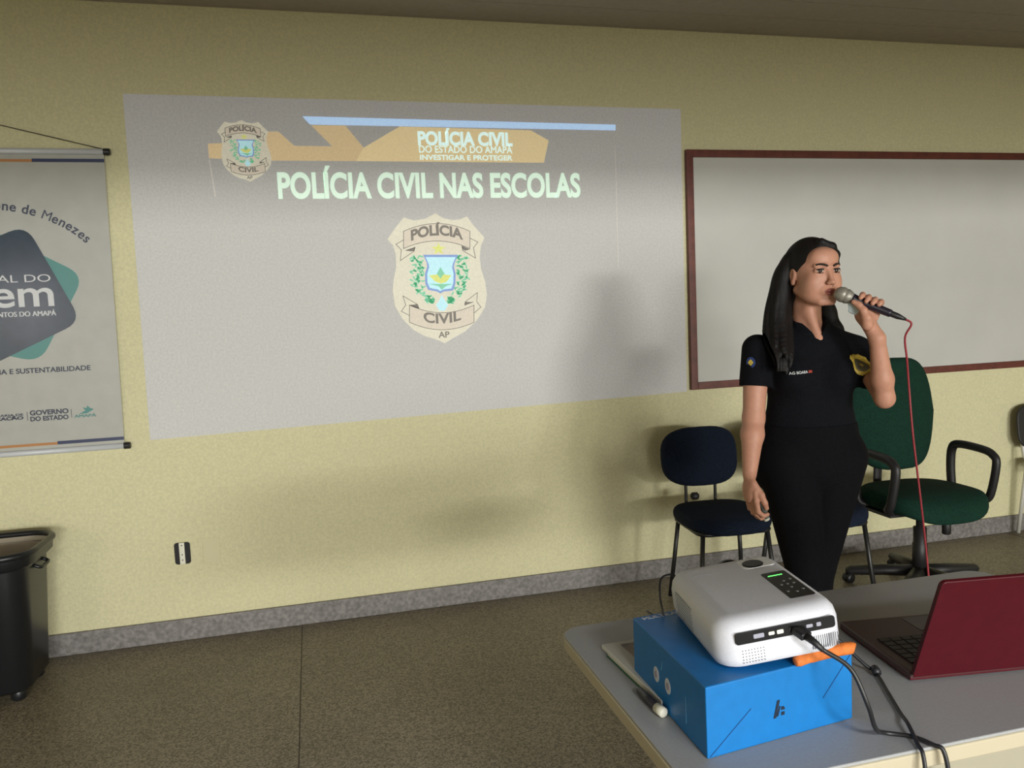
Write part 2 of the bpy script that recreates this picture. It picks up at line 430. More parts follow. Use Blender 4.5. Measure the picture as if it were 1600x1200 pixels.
btext('footer_text', 'EDUCAÇÃO', -1.345, -1.182, 1.042, .012, M_ink, bold=.05)
btext('footer_text', 'AMAPÁ', -.990, -.905, 1.034, .012, M_tl, bold=.03)
bflat('footer_bird', [[(-.972, 1.048), (-.945, 1.062), (-.956, 1.076), (-.94, 1.072), (-.936, 1.083), (-.928, 1.072), (-.912, 1.066), (-.925, 1.058), (-.94, 1.05)]], 2, M_tl)
for x_ in (-1.1685, -1.001): bflat('footer_rule', [[(x_, 1.035), (x_+.002, 1.035), (x_+.002, 1.072), (x_, 1.072)]], 2, M_ink)
for z in (2.099, .925):
    bflat('stripe', [[(BX0, z), (-1.063, z), (-1.063, z+.011), (BX0, z+.011)]], 2, M_org, label='orange stripe')
    bflat('stripe', [[(-1.063, z), (bx1(z), z), (bx1(z), z+.014), (-1.063, z+.014)]], 2, M_nav, label='navy stripe')
# the school's name along an arc, letter by letter
bm = bmesh.new()
arcp = catmull([(-1.60, 1.80, 0), (-1.45, 1.880, 0), (-1.30, 1.910, 0), (-1.196, 1.906, 0), (-1.118, 1.893, 0), (-1.05, 1.872, 0), (-.978, 1.838, 0), (-.927, 1.803, 0), (-.884, 1.763, 0)], 12)
cum = [0]
for a, b in zip(arcp, arcp[1:]): cum.append(cum[-1]+(b-a).length)
def at_arc(s):
    for i in range(len(cum)-1):
        if cum[i+1] >= s: break
    t = (s-cum[i])/(cum[i+1]-cum[i]); p = arcp[i].lerp(arcp[i+1], t); d = (arcp[i+1]-arcp[i]).normalized(); return p, d
word = 'one de Menezes'
text_verts('H', 0.0)
adv = []
for ch in word:
    if ch == ' ': adv.append(.30); continue
    V, _ = text_verts(ch, .018 if ch != 'M' else .0); adv.append(max(v[0] for v in V)+.06)
tot = sum(adv); s = cum[-1]-.378; kx = (.378)/tot
for ch, a in zip(word, adv):
    if ch != ' ':
        V, Fs = text_verts(ch, .018 if ch != 'M' else .0); hw = a*kx/2; p, d = at_arc(min(s+hw, cum[-1]-1e-4)); n = Vector((-d.y, d.x, 0))
        vs = []
        for x, y, z in V:
            q = p + d*((x*kx)-hw) + n*(y*.054); vs.append(bm.verts.new((q.x, BY-.0035-(.0005 if z > 0 else 0), q.y)))
        for f in Fs:
            try: bm.faces.new([vs[i] for i in f])
            except ValueError: pass
    s += a*kx
bobj('arched_text', bm, M_ink)
for nm, z in (('top_rail', 2.142), ('bottom_rail', .899)):
    b_ = tube(bmesh.new(), [(BX0-.01, BY-.004, z), (BX1+.0 if z > 2 else BX1-.016, BY-.004, z)], .0125, 14)
    rail = bobj(nm, b_, M_alu, smooth=True)
    e0 = BX1 if z > 2 else BX1-.016
    bobj('end_cap', lathe(bmesh.new(), [(.0145, 0), (.0145, .022), (.012, .026)], Matrix.Translation((e0, BY-.004, z)) @ Matrix.Rotation(PI/2, 4, 'Y'), 16), M_blk, rail)
    rail.children[0].matrix_parent_inverse = Matrix.Identity(4)
bobj('cord', tube(bmesh.new(), [(BX1+.012, BY-.006, 2.150), (bcx, BY-.0, 2.268), (BX0+.0, BY-.006, 2.150)], .0018, 6), M_blk)
nail = tag(obj('nail', lathe(bmesh.new(), [(.0025, 0), (.0025, .03), (.006, .031), (.006, .034)], Matrix.Translation((bcx, WALL, 2.270)) @ Matrix.Rotation(PI/2, 4, 'X'), 10), mat('steel', (.4, .4, .4), .3, metal=1)),
           'steel nail in the wall holding the cord of the banner', 'nail')

# ------------------------------------------------------------------ whiteboard
M_bd = mat('whiteboard_laminate', srgb(192, 191, 187), .42, noise=(3.0, .035), bump=(120, .08, .002), spec=.4)
M_fr = mat('whiteboard_frame_wood', srgb(98, 48, 40), .45, noise=(30, .2))
wb = thing('whiteboard', 'large white marker board with dark red-brown wooden frame behind the speaker', 'whiteboard', (3.2, WALL-.01, .965))
WO = Vector(wb.location)
def wobj(name, bm, m, **k):
    bmesh.ops.translate(bm, verts=bm.verts[:], vec=-WO); return obj(name, bm, m, wb, **k)
wx0, wx1, wz0, wz1 = 1.880, 4.62, .968, 2.180
wobj('board_panel', bx(wx0+.01, wx1-.01, WALL-.014, WALL-.001, wz0+.01, wz1-.01), M_bd)
for x in (wx0, wx1-.038): wobj('frame_side', bx(x, x+.038, WALL-.024, WALL-.001, wz0, wz1), M_fr, bevel=.003)
for z in (wz0, wz1-.038): wobj('frame_rail', bx(wx0+.038, wx1-.038, WALL-.0235, WALL-.001, z, z+.038), M_fr, bevel=.003)

# ------------------------------------------------------------------ sockets
M_pl = mat('cream_plate', srgb(208, 202, 164), .6); M_dark = mat('dark_hole', (.012, .011, .012), .7); M_mod = mat('socket_white', srgb(225, 222, 205), .4)
so = thing('wall_socket', 'open wall socket, white module in a dark recess low on the wall', 'socket', (-.610, WALL, .345))
o_ = obj('recess_box', pad(bmesh.new(), rrect(.066, .098, .012), .006, .002, M=Matrix.Translation((0, 0, .05)) @ Matrix.Rotation(PI/2, 4, 'X')), M_dark, so)
mo = obj('socket_module', bx(-.012, .011, -.014, -.004, .003, .100), M_mod, so, bevel=.002)
for z in (.022, .046, .088): obj('socket_hole', lathe(bmesh.new(), [(.0028, 0), (.0028, .001)], Matrix.Translation((0, -.0141, z)) @ Matrix.Rotation(PI/2, 4, 'X'), 10), M_dark, mo)
tag(obj('blank_plate', pad(bmesh.new(), rrect(.074, .114, .006), .003, .0015, M=Matrix.Translation((-.488, WALL, .395)) @ Matrix.Rotation(PI/2, 4, 'X')), M_pl, smooth=False),
    'cream blank cover plate right of the open wall socket', 'cover plate')

# ------------------------------------------------------------------ trash bin
M_bin = mat('black_bin_plastic', (.010, .011, .013), .38, bump=(30, .1, .002)); M_bag = mat('bin_inside', srgb(168, 158, 140), .5)
tb = thing('trash_bin', 'tall black plastic trash bin with flared rim at left edge', 'trash bin', (-1.283, 3.43, 0))
def rloft(bm, rows, close_top=False, close_bottom=True):
    rings = [[bm.verts.new((x, y, z)) for x, y in rrect(w, d, r, 7)] for w, d, r, z in rows]
    n = len(rings[0])
    for A, B in zip(rings, rings[1:]):
        for k in range(n): bm.faces.new((A[k], A[(k+1) % n], B[(k+1) % n], B[k]))
    if close_bottom: bm.faces.new(rings[0][::-1])
    if close_top: bm.faces.new(rings[-1])
    return bm
obj('bin_body', rloft(bmesh.new(), [(.30, .28, .06, .035), (.33, .31, .07, .05), (.385, .36, .09, .53), (.39, .365, .09, .545)]), M_bin, tb, smooth=True)
obj('bin_lining', rloft(bmesh.new(), [(.29, .27, .06, .05), (.375, .35, .085, .53), (.43, .40, .10, .578)]), M_bag, tb, smooth=True)
rim = [(x, y, .572) for x, y in rrect(.432, .402, .11, 10)]
obj('bin_rim', tube(bmesh.new(), rim, .013, 12, closed=True), M_bin, tb, smooth=True)
obj('rim_skirt', rloft(bmesh.new(), [(.40, .372, .10, .515), (.432, .402, .11, .53), (.436, .406, .11, .572)], close_bottom=False), M_bin, tb, smooth=True)
for sx in (-1, 1):
    for sy in (-1, 1): obj('bin_foot', lathe(bmesh.new(), [(.020, 0), (.026, .006), (.026, .034), (.02, .045)], Matrix.Translation((sx*.115, sy*.105, 0)), 16), M_bin, tb, smooth=True)
for sx in (-1, 1): obj('bin_handle', tube(bmesh.new(), catmull([(sx*.190, -.05, .50), (sx*.212, -.045, .49), (sx*.215, 0, .487), (sx*.212, .045, .49), (sx*.190, .05, .50)], 4), .007, 8), M_bin, tb, smooth=True)

# ------------------------------------------------------------------ chairs
M_navy = mat('navy_fabric', srgb(18, 27, 44), .9, noise=(120, .25), bump=(300, .3, .001), spec=.2)
M_green = mat('green_fabric', srgb(16, 48, 38), .9, noise=(120, .25), bump=(300, .3, .001), spec=.2)
M_met = mat('black_tube', (.014, .014, .015), .4); M_arm = mat('black_rubber', (.014, .013, .014), .5)
def copy_tree(o, parent=None):
    c = o.copy(); COL.objects.link(c); c.parent = parent
    for ch in list(o.children): copy_tree(ch, c)
    return c
def rx(a): return Matrix.Rotation(a, 4, 'X')
def make_fixed_chair():
    t = thing('padded_chair', '', 'chair', (0, 0, 0), 0, 'navy padded chairs along the wall')
    obj('seat', pad(bmesh.new(), superell(.395, .41, 3.2), .062, .026, .006, M=Matrix.Translation((0, 0, .402)), f=lambda v: (v.x, v.y, v.z - (.02 if v.y < -.15 else 0)*((-v.y-.15)/.06 if v.y < -.15 else 0))), M_navy, t, smooth=True)
    def bend(v): return (v.x, v.y, v.z - v.x*v.x*1.0)
    obj('backrest', pad(bmesh.new(), superell(.385, .285, 3.0), .050, .022, .004, f=bend,
        M=Matrix.Translation((0, .235, .672)) @ rx(PI/2-.12)), M_navy, t, smooth=True)
    for s in (-1, 1):
        st = obj('back_post', tube(bmesh.new(), catmull([(s*.075, .12, .40), (s*.075, .20, .405), (s*.075, .232, .44), (s*.075, .235, .52), (s*.075, .24, .64)], 5), .008, 8), M_met, t, smooth=True)
    kb = bmesh.new()
    lathe(kb, [(.010, -.02), (.019, -.012), (.019, .012), (.010, .02)], Matrix.Translation((-.030, .235, .475)) @ Matrix.Rotation(PI/2, 4, 'Y'), 12)
    obj('adjust_knob', kb, M_arm, t, smooth=True)
    obj('seat_frame', tube(bmesh.new(), [(x*.92, y*.92, .396) for x, y in rrect(.36, .36, .05)], .010, 8, closed=True), M_met, t, smooth=True)
    for sx in (-1, 1):
        for sy in (-1, 1):
            obj('leg', tube(bmesh.new(), [(sx*.150, sy*.145, .40), (sx*.168, sy*.165, .2), (sx*.185, sy*.190, .008)], .0105, 10), M_met, t, smooth=True)
    return t
ch = make_fixed_chair(); ch.location = (1.775, 3.235, 0); ch.rotation_euler.z = math.radians(-5)
ch['label'] = 'navy padded chair in full view at the wall left of the standing speaker'
c2 = copy_tree(ch); c2.location = (2.215, 3.16, 0); c2.rotation_euler.z = math.radians(-3)
c2['label'] = 'navy padded chair mostly hidden behind the standing speaker'

def make_office_chair():
    t = thing('office_chair', 'dark green swivel office chair with black loop armrests behind the speaker', 'chair', (2.765, 3.13, 0), math.radians(-2))
    obj('seat', pad(bmesh.new(), superell(.50, .48, 3.0), .085, .036, .008, M=Matrix.Translation((0, -.01, .405)), f=lambda v: (v.x, v.y, v.z-.9*max(0, -v.y-.12)**2*4)), M_green, t, smooth=True)
    def bend(v): return (v.x*(1-.10*abs(v.y/.28) if v.y > 0 else 1-.18*abs(v.y/.28)), v.y, v.z - v.x*v.x*.9)
    obj('backrest', pad(bmesh.new(), superell(.50, .56, 3.4), .065, .028, .006, f=bend, M=Matrix.Translation((.045, .255, .815)) @ rx(PI/2-.10)), M_green, t, smooth=True)
    obj('back_support', tube(bmesh.new(), catmull([(0, .05, .40), (0, .22, .39), (0, .30, .43), (0, .30, .56), (0, .285, .70)], 5), .024, 10, flat=.45), M_arm, t, smooth=True)
    obj('tilt_mechanism', bx(-.07, .07, -.09, .09, .355, .402), M_arm, t, bevel=.01)
    obj('tilt_lever', tube(bmesh.new(), [(.05, -.02, .375), (.16, -.03, .37), (.20, -.03, .365)], .007, 8), M_arm, t, smooth=True)
    for s in (-1, 1):
        loop = catmull([(s*.230, .08, .41), (s*.262, .10, .44), (s*.265, .110, .56), (s*.265, .10, .645), (s*.265, .055, .672), (s*.265, -.09, .668), (s*.265, -.150, .650),
                        (s*.265, -.170, .61), (s*.265, -.14, .47), (s*.258, -.11, .43), (s*.230, -.09, .412)], 6)
        obj('armrest', tube(bmesh.new(), loop, .021, 12, flat=.85), M_arm, t, smooth=True)
        obj('arm_bracket', bx(min(s*.10, s*.240), max(s*.10, s*.240), -.10, .10, .388, .402), M_arm, t)
    obj('gas_column', lathe(bmesh.new(), [(.034, .085), (.034, .22), (.030, .225), (.030, .30), (.018, .302), (.018, .36)], n=20), M_arm, t, smooth=True)
    obj('tension_knob', lathe(bmesh.new(), [(.016, .285), (.020, .29), (.020, .355), (.016, .36)], Matrix.Translation((.06, -.10, 0)), 16), M_arm, t, smooth=True)
    hub = obj('star_base', lathe(bmesh.new(), [(.045, .055), (.05, .065), (.045, .10), (.034, .11)], n=20), M_arm, t, smooth=True)
    for k in range(5):
        a = 2*PI*k/5+.03; c, s = math.cos(a), math.sin(a)
        obj('base_spoke', tube(bmesh.new(), [(c*.03, s*.03, .085), (c*.16, s*.16, .078), (c*.31, s*.31, .062), (c*.33, s*.33, .06)], [.036, .033, .028, .016], 10, flat=.8), M_arm, hub, smooth=True)
        M = Matrix.Translation((c*.315, s*.315, .025)) @ Matrix.Rotation(a+.8, 4, 'Z') @ Matrix.Rotation(PI/2, 4, 'X')
        b_ = lathe(bmesh.new(), [(.010, -.022), (.0245, -.018), (.0245, -.004), (.012, -.003), (.012, .003), (.0245, .004), (.0245, .018), (.010, .022)], M, 16)
        tube(b_, [(c*.315, s*.315, .03), (c*.315, s*.315, .065)], .007, 8)
        obj('caster', b_, M_blk, hub, smooth=True)
    return t
make_office_chair()

# school chair at the right edge of the view
M_ws = mat('white_tube', srgb(205, 203, 196), .4); M_brn = mat('brown_plywood', srgb(96, 62, 44), .5, noise=(20, .15))
sch = thing('school_chair', 'school chair with white tube leg, cut off by the right edge', 'chair', (4.095, 3.46, 0), math.radians(180))
obj('seat', pad(bmesh.new(), superell(.40, .38, 4), .014, .006, M=Matrix.Translation((0, 0, .43))), M_brn, sch, smooth=True)
obj('backrest', pad(bmesh.new(), superell(.42, .26, 4), .014, .006, M=Matrix.Translation((0, -.185, .63)) @ rx(PI/2+.1)), M_arm, sch, smooth=True)
for sx in (-1, 1):
    obj('leg', tube(bmesh.new(), [(sx*.165, -.165, .43), (sx*.185, -.20, .01)], .011, 10), M_ws, sch, smooth=True)
    lg = obj('leg', tube(bmesh.new(), [(sx*.165, .16, .43), (sx*.185, .19, .01)], .011, 10), M_ws, sch, smooth=True)
    obj('back_post', tube(bmesh.new(), catmull([(sx*.165, -.15, .425), (sx*.168, -.185, .47), (sx*.168, -.200, .60), (sx*.165, -.212, .72)], 4), .010, 8), M_ws, sch, smooth=True)
obj('seat_frame', tube(bmesh.new(), [(x, y, .418) for x, y in rrect(.35, .34, .03)], .010, 8, closed=True), M_ws, sch, smooth=True)

# ------------------------------------------------------------------ table
M_top = mat('grey_laminate', srgb(152, 153, 154), .38, noise=(200, .04), spec=.4)
M_edge = mat('beige_edge_band', srgb(176, 166, 142), .5); M_apr = mat('beige_apron', srgb(150, 144, 126), .55)
TX0, TX1, TY0, TY1, TZ = .447, 1.475, .898, 1.490, .75
tbl = thing('table', 'light grey laminate table with rounded corners and beige edge, nearest the camera', 'table', ((TX0+TX1)/2, (TY0+TY1)/2, 0))
TW, TD = TX1-TX0, TY1-TY0
obj('table_top', pad(bmesh.new(), rrect(TW-.004, TD-.004, .045, 8), .005, .002, M=Matrix.Translation((0, 0, TZ-.005))), M_top, tbl)
obj('edge_band', pad(bmesh.new(), rrect(TW, TD, .047, 8), .024, .003, M=Matrix.Translation((0, 0, TZ-.0285))), M_edge, tbl)
bm = bmesh.new()
for y_ in (-TD/2+.02, TD/2-.04): box(bm, -TW/2+.05, TW/2-.05, y_, y_+.018, TZ-.10, TZ-.029)
for x_ in (-TW/2+.05, TW/2-.068): box(bm, x_, x_+.018, -TD/2+.038, TD/2-.04, TZ-.10, TZ-.029)
obj('apron', bm, M_apr, tbl)
for sx in (-1, 1):
    for sy in (-1, 1):
        obj('leg', tube(bmesh.new(), [(sx*.20+.08, sy*.13+.08, TZ-.03), (sx*.20+.08, sy*.13+.08, .02), (sx*.20+.08, sy*.13+.08, 0)], .019, 14), mat('grey_leg', srgb(120, 118, 112), .45) if sx < 0 and sy < 0 else bpy.data.materials['grey_leg'], tbl, smooth=True)

# booklets lying left of the box
M_pap = mat('white_cover', srgb(200, 198, 190), .6); M_grn = mat('green_cover', srgb(48, 92, 66), .6); M_pic = mat('booklet_picture', srgb(120, 104, 84), .5, noise=(45, .5))
bk = thing('booklet', 'white booklet with brown picture lying under the blue box', 'booklet', (.560, 1.245, TZ+.0105), math.radians(3))
obj('pages', bx(-.062, .05, -.12, .115, -.0045, .003), M_pap, bk, bevel=.001)
obj('cover_picture', bx(-.030, .045, -.03, .10, .003, .0036), M_pic, bk)
bk2 = thing('booklet', 'green-backed booklet lowest on the table beside the blue box', 'booklet', (.556, 1.225, TZ), math.radians(3))
obj('cover', bx(-.058, .05, -.125, .11, 0, .0025), M_grn, bk2)
obj('pages', bx(-.056, .05, -.123, .11, .0025, .0055), M_pap, bk2)
mk = thing('marker_pen', 'dark marker pen with white cap lying against the booklet', 'pen', (.4925, 1.115, TZ+.0085), 0)
obj('barrel', tube(bmesh.new(), [(.0, -.002, 0), (-.003, .058, 0)], .0065, 12), mat('marker_dark', (.02, .018, .024), .4), mk, smooth=True)
obj('cap', tube(bmesh.new(), [(.003, -.022, 0), (.0025, -.020, 0), (.0, -.002, 0)], [.006, .0082, .0082], 12), M_mod, mk, smooth=True)

# ------------------------------------------------------------------ blue cardboard box
M_bx = mat('blue_card', srgb(0, 104, 172), .45, noise=(60, .05)); M_bx2 = mat('blue_card_side', srgb(6, 92, 150), .5, noise=(60, .06))
M_icon = mat('white_print', srgb(190, 195, 205), .5); M_crs = mat('card_crease', srgb(0, 62, 118), .6); M_bk = mat('black_print', srgb(10, 25, 45), .5)
Q = [(.503, .969), (.763, 1.001), (.770, 1.268), (.508, 1.240)]; BZ0, BZ1 = TZ+.0002, .8555
bxo = thing('cardboard_box', 'bright blue cardboard box carrying the projector', 'box', (.636, 1.12, BZ0))
BXO = Vector(bxo.location)
bm = bmesh.new()
a = [bm.verts.new((x, y, BZ0)) for x, y in Q]; b = [bm.verts.new((x+(-.001 if i == 0 else .0), y, BZ1)) for i, (x, y) in enumerate(Q)]
bm.faces.new(a[::-1]); bm.faces.new(b)
for k in range(4): bm.faces.new((a[k], a[(k+1) % 4], b[(k+1) % 4], b[k]))
bmesh.ops.translate(bm, verts=bm.verts[:], vec=-BXO)
body = obj('box_body', bm, M_bx, bxo, bevel=.0025)
def face_frame(p, q, out):     # local (along p->q, up, out) on a box side
    d = (Vector((*q, 0))-Vector((*p, 0))); d.normalize(); n = Vector((d.y, -d.x, 0))
    return Matrix(((d.x, 0, n.x, p[0]-BXO.x+n.x*out), (d.y, 0, n.y, p[1]-BXO.y+n.y*out), (0, 1, 0, 0), (0, 0, 0, 1)))
def fflat(name, polys, M3, m, th=.0005, parent=bxo, **k):
    bm = bmesh.new()
    for p in polys:
        A = [bm.verts.new(M3 @ Vector((x, z, 0))) for x, z in p]; B = [bm.verts.new(M3 @ Vector((x, z, th))) for x, z in p]; n = len(p)
        bm.faces.new(A); bm.faces.new(B[::-1])
        for i in range(n): bm.faces.new((A[i], B[i], B[(i+1) % n], A[(i+1) % n]))
    return obj(name, bm, m, parent, **k)
FN = face_frame(Q[0], Q[1], .0002); FL = face_frame(Q[3], Q[0], .0002)
def lin(x0, z0, x1, z1, w=.0012):
    d = Vector((x1-x0, z1-z0)).normalized(); n = Vector((-d.y, d.x))*w/2
    return [(x0+n.x, z0+n.y), (x1+n.x, z1+n.y), (x1-n.x, z1-n.y), (x0-n.x, z0-n.y)]
[fflat('crease', [l_], FN, M_crs) for l_ in (lin(.004, .003, .075, .058), lin(.258, .102, .205, .045))]
lg = fflat('printed_logo', [[(.114, .034), (.119, .034), (.126, .060), (.121, .060)], [(.120, .036), (.1225, .036), (.127, .050), (.125, .051)], [(.128, .036), (.134, .036), (.134, .041), (.128, .041)], [(.128, .044), (.135, .044), (.133, .049), (.128, .049)]], FN, M_bk)
for px in (.098, .142):
    ic = fflat('printed_icon', [[(px+.0105*math.cos(t), .048+.0125*math.sin(t)) for t in np.linspace(0, 2*PI, 20, endpoint=False)]], FL, M_icon)
    fflat('icon_centre', [[(px+.005*math.cos(t), .048+.006*math.sin(t)) for t in np.linspace(0, 2*PI, 12, endpoint=False)]], face_frame(Q[3], Q[0], .0008), mat('icon_grey', srgb(150, 140, 160), .5), parent=ic)
M_gpr = mat('grey_print', srgb(80, 140, 180), .5)
fflat('small_print', [lin(.118, .064, .122, .078, .0015)], FL, M_gpr)
fflat('small_print', [lin(.205, .020, .205, .060, .0012)], FL, M_gpr)
TPM = Matrix(((math.cos(.11), -math.sin(.11), 0, .514-BXO.x), (math.sin(.11), math.cos(.11), 0, 1.222-BXO.y), (0, 0, 1, BZ1-BXO.z+.0002), (0, 0, 0, 1)))
BOX_WORD = 'MULTILASER'
text('printed_name', BOX_WORD, .008, .100, 0, .0095, TPM, M_icon, bxo, bold=.02, th=.0004)
body.location = (0, 0, 0)
for c in bxo.children:
    if c.name.startswith(('crease', 'printed_logo', 'printed_icon', 'small_print')): c.location.z = 0
for c in list(bxo.children):
    if c.name.split('.')[0] in ('crease', 'printed_logo', 'printed_icon', 'small_print'): pass

# ------------------------------------------------------------------ orange spacer under the projector
M_ora = mat('orange_foam', srgb(200, 108, 42), .7, noise=(90, .2), bump=(80, .5, .003))
osp = tag(obj('orange_wedge', tube(bmesh.new(), catmull([(0, 0, .0095), (.006, 0, .0102), (.03, .002, .0115), (.07, .003, .0115), (.102, .002, .0108), (.108, 0, .009)], 5), [.003]+[.0070]*4+[.0085]*5+[.0092]*15+[.004], 14), M_ora, smooth=True),
          'orange lumpy piece wedged under the right side of the white projector', 'spacer')
osp.location = (.654, .985, BZ1-.0025); osp.rotation_euler.z = .10

# ------------------------------------------------------------------ projector
M_pw = mat('projector_white', srgb(210, 211, 220), .42, noise=(300, .03), spec=.4)
M_pb = mat('gloss_black', (.006, .006, .007), .30, spec=.2); M_gl = mat('green_led', (.02, .3, .03), .4, emit=((.1, 1, .12), 3.0))
M_btn = mat('button_grey', srgb(96, 98, 102), .4); M_port = mat('port_metal', srgb(150, 150, 165), .35)
PW, PD, PH = .190, .258, .072
pj = thing('projector', 'white mini projector with black control strip on the blue box', 'projector', (.657, 1.108, BZ1+.0125))
pj.rotation_euler = (0, math.radians(-6.5), math.radians(-9))
bm = bmesh.new()
K = 10; rings = []
prof = [(-.030, .0), (-.010, .0), (-.002, .004), (.001, .016), (.001, .046), (-.002, .058), (-.008, .066), (-.018, .071), (-.03, PH)]
for d, z in prof: rings.append([bm.verts.new((x, y, z)) for x, y in rrect(PW+2*d, PD+2*d, max(.036+d, .006), 7)])
n = len(rings[0])
for A, B in zip(rings, rings[1:]):
    for k in range(n): bm.faces.new((A[k], A[(k+1) % n], B[(k+1) % n], B[k]))
bm.faces.new(rings[0][::-1]); bm.faces.new(rings[-1])
obj('housing', bm, M_pw, pj, smooth=True)
me = pj.children[0].data
def ppad(name, w, d, r, h, cx, cy, cz, m, parent=pj, R=None, e=None, **k):
    M = Matrix.Translation((cx, cy, cz))
    if R is not None: M = M @ R
    return obj(name, pad(bmesh.new(), rrect(w, d, r), h, e or h*.4, M=M), m, parent, **k)
cp = ppad('control_panel', .040, .112, .004, .0012, -0 + .056, -.030, PH-.0002, M_pb)
ppad('status_light', .024, .0020, .0009, .0005, .054, .010, PH+.0008, M_gl, cp)
for (bx_, by_) in ((.056, -.018), (.056, -.046), (.046, -.032), (.066, -.032), (.056, -.032), (.044, -.060), (.056, -.066), (.068, -.060), (.068, -.014)):
    obj('button', lathe(bmesh.new(), [(.0026, 0), (.0022, .0009)], Matrix.Translation((bx_, by_, PH+.0009)), 10), M_btn, cp)
rc = ppad('lens_ring_recess', .054, .044, .008, .0010, .050, .082, PH-.0006, mat('recess_white', srgb(236, 236, 236), .4))
obj('focus_wheel', lathe(bmesh.new(), [(.0175, 0), (.0175, .0012), (.0160, .0020)], Matrix.Translation((.044, .078, PH+.0002)), 28), M_pb, rc)
obj('lid_seam', strip(bmesh.new(), [(-.065, 0), (-.018, .0)], .0008, 0, .0004), mat('seam_grey', srgb(120, 120, 125), .6), pj).matrix_basis = Matrix.Translation((0, .072, PH+.0001)) @ rx(-PI/2)
RF = rx(PI/2)
ps = ppad('port_panel', .150, .018, .005, .0016, .004, -PD/2-.0008, .047, M_pb, R=RF)
for (cx, w, h, m) in ((-.040, .016, .0065, M_port), (-.021, .009, .005, M_mod), (-.008, .010, .006, M_mod), (.012, .014, .006, M_dark), (.036, .010, .005, M_port), (.050, .007, .006, M_port)):
    ppad('port', w, h, .0015, .0008, cx+.004, -PD/2-.0022, .047, m, ps, R=RF)
bm = bmesh.new()
for i in range(8):
    for j in range(5): lathe(bm, [(.0009, 0), (.0009, .0004)], Matrix.Translation((-.062+i*.0045, -PD/2-.0010, .010+j*.0045)) @ rx(PI/2), 6)
for i in range(13): box(bm, .042+i*.0032, .0432+i*.0032, -PD/2-.0014, -PD/2-.0008, .010, .030)
obj('vent_holes', bm, M_btn, pj, label='rows of small grey vent holes')
bm = bmesh.new()
for i in range(15):
    for j in range(8): lathe(bm, [(.0014, 0), (.0014, .0005)], Matrix.Translation((-PW/2-.0009, .075-i*.0056-(j % 2)*.0028, .014+j*.0052)) @ Matrix.Rotation(-PI/2, 4, 'Y'), 6)
obj('side_grille', bm, M_btn, pj, label='dotted grille on the left side')
ln = obj('lens_barrel', lathe(bmesh.new(), [(.028, 0), (.028, .012), (.022, .013), (.020, .006)], Matrix.Translation((.02, PD/2-.001, .038)) @ rx(-PI/2), 24, cap=True), M_pb, pj, smooth=True)
for sx in (-1, 1):
    for sy in (-1, 1): obj('foot', lathe(bmesh.new(), [(.008, -.003), (.008, .001)], Matrix.Translation((sx*.065, sy*.09, 0)), 12), M_btn, pj)

# cables
M_cab = mat('black_cable', (.012, .012, .014), .45)
pm = Matrix.LocRotScale(pj.location, pj.rotation_euler, None)
p0 = pm @ Vector((.020, -PD/2-.002, .046))
hd = thing('video_cable', 'black cable plugged into the projector ports and drooping over the box', 'cable', p0)
HO = Vector(hd.location)
def rel(l, O): return [Vector(p)-O for p in l]
obj('plug', pad(bmesh.new(), rrect(.020, .011, .003), .020, .002, M=Matrix.Rotation(.25, 4, 'Z') @ rx(PI/2+.25)), M_cab, hd, bevel=0)
obj('strain_relief', tube(bmesh.new(), [(.004, -.018, -.004), (.010, -.030, -.010), (.016, -.040, -.018)], [.006, .0048, .0036], 12), M_cab, hd, smooth=True)
obj('cord', tube(bmesh.new(), catmull(rel([p0+Vector((.014, -.038, -.016)), (.706, .930, .868), (.722, .915, .820), (.745, .928, .775), (.775, .945, .7545), (.803, .925, .7545), (.815, .897, .7545), (.822, .885, .749), (.826, .878, .70), (.83, .875, .60), (.84, .88, .40), (.86, .885, .0035), (.95, .88, .0035)], HO), 8), .0033, 10), M_cab, hd, smooth=True)
p1 = pm @ Vector((PW/2-.02, PD/2, .03))
pc = thing('power_cable', 'black power cable running from behind the projector across the table', 'cable', p1)
PO = Vector(pc.location)
obj('cord', tube(bmesh.new(), catmull(rel([p1, p1+Vector((.02, .02, -.005)), (.815, 1.19, .845), (.855, 1.165, .80), (.885, 1.13, .762), (.893, 1.112, .7545), (.865, 1.050, .7545), (.835, .985, .7545), (.814, .945, .7615), (.796, .905, .7545), (.790, .888, .748), (.788, .880, .70), (.79, .875, .5), (.80, .87, .2), (.82, .87, .0035), (.80, .80, .0035)], PO), 8), .0030, 10), M_cab, pc, smooth=True)
obj('cable_tie', tube(bmesh.new(), rel([(.896, 1.118, .7575), (.890, 1.104, .7575)], PO), .0072, 10), M_cab, pc, smooth=True)
p2 = pm @ Vector((-PW/2+.03, PD/2, .04))
tag(obj('audio_cable', tube(bmesh.new(), catmull([p2, p2+Vector((-.012, .02, .012)), p2+Vector((-.035, .018, .008)), p2+Vector((-.046, .0, -.016)), p2+Vector((-.048, -.012, -.050)), p2+Vector((-.05, .05, -.060))], 8), .0018, 8), M_cab, smooth=True),
    'thin dark cable looping behind the left of the projector', 'cable')

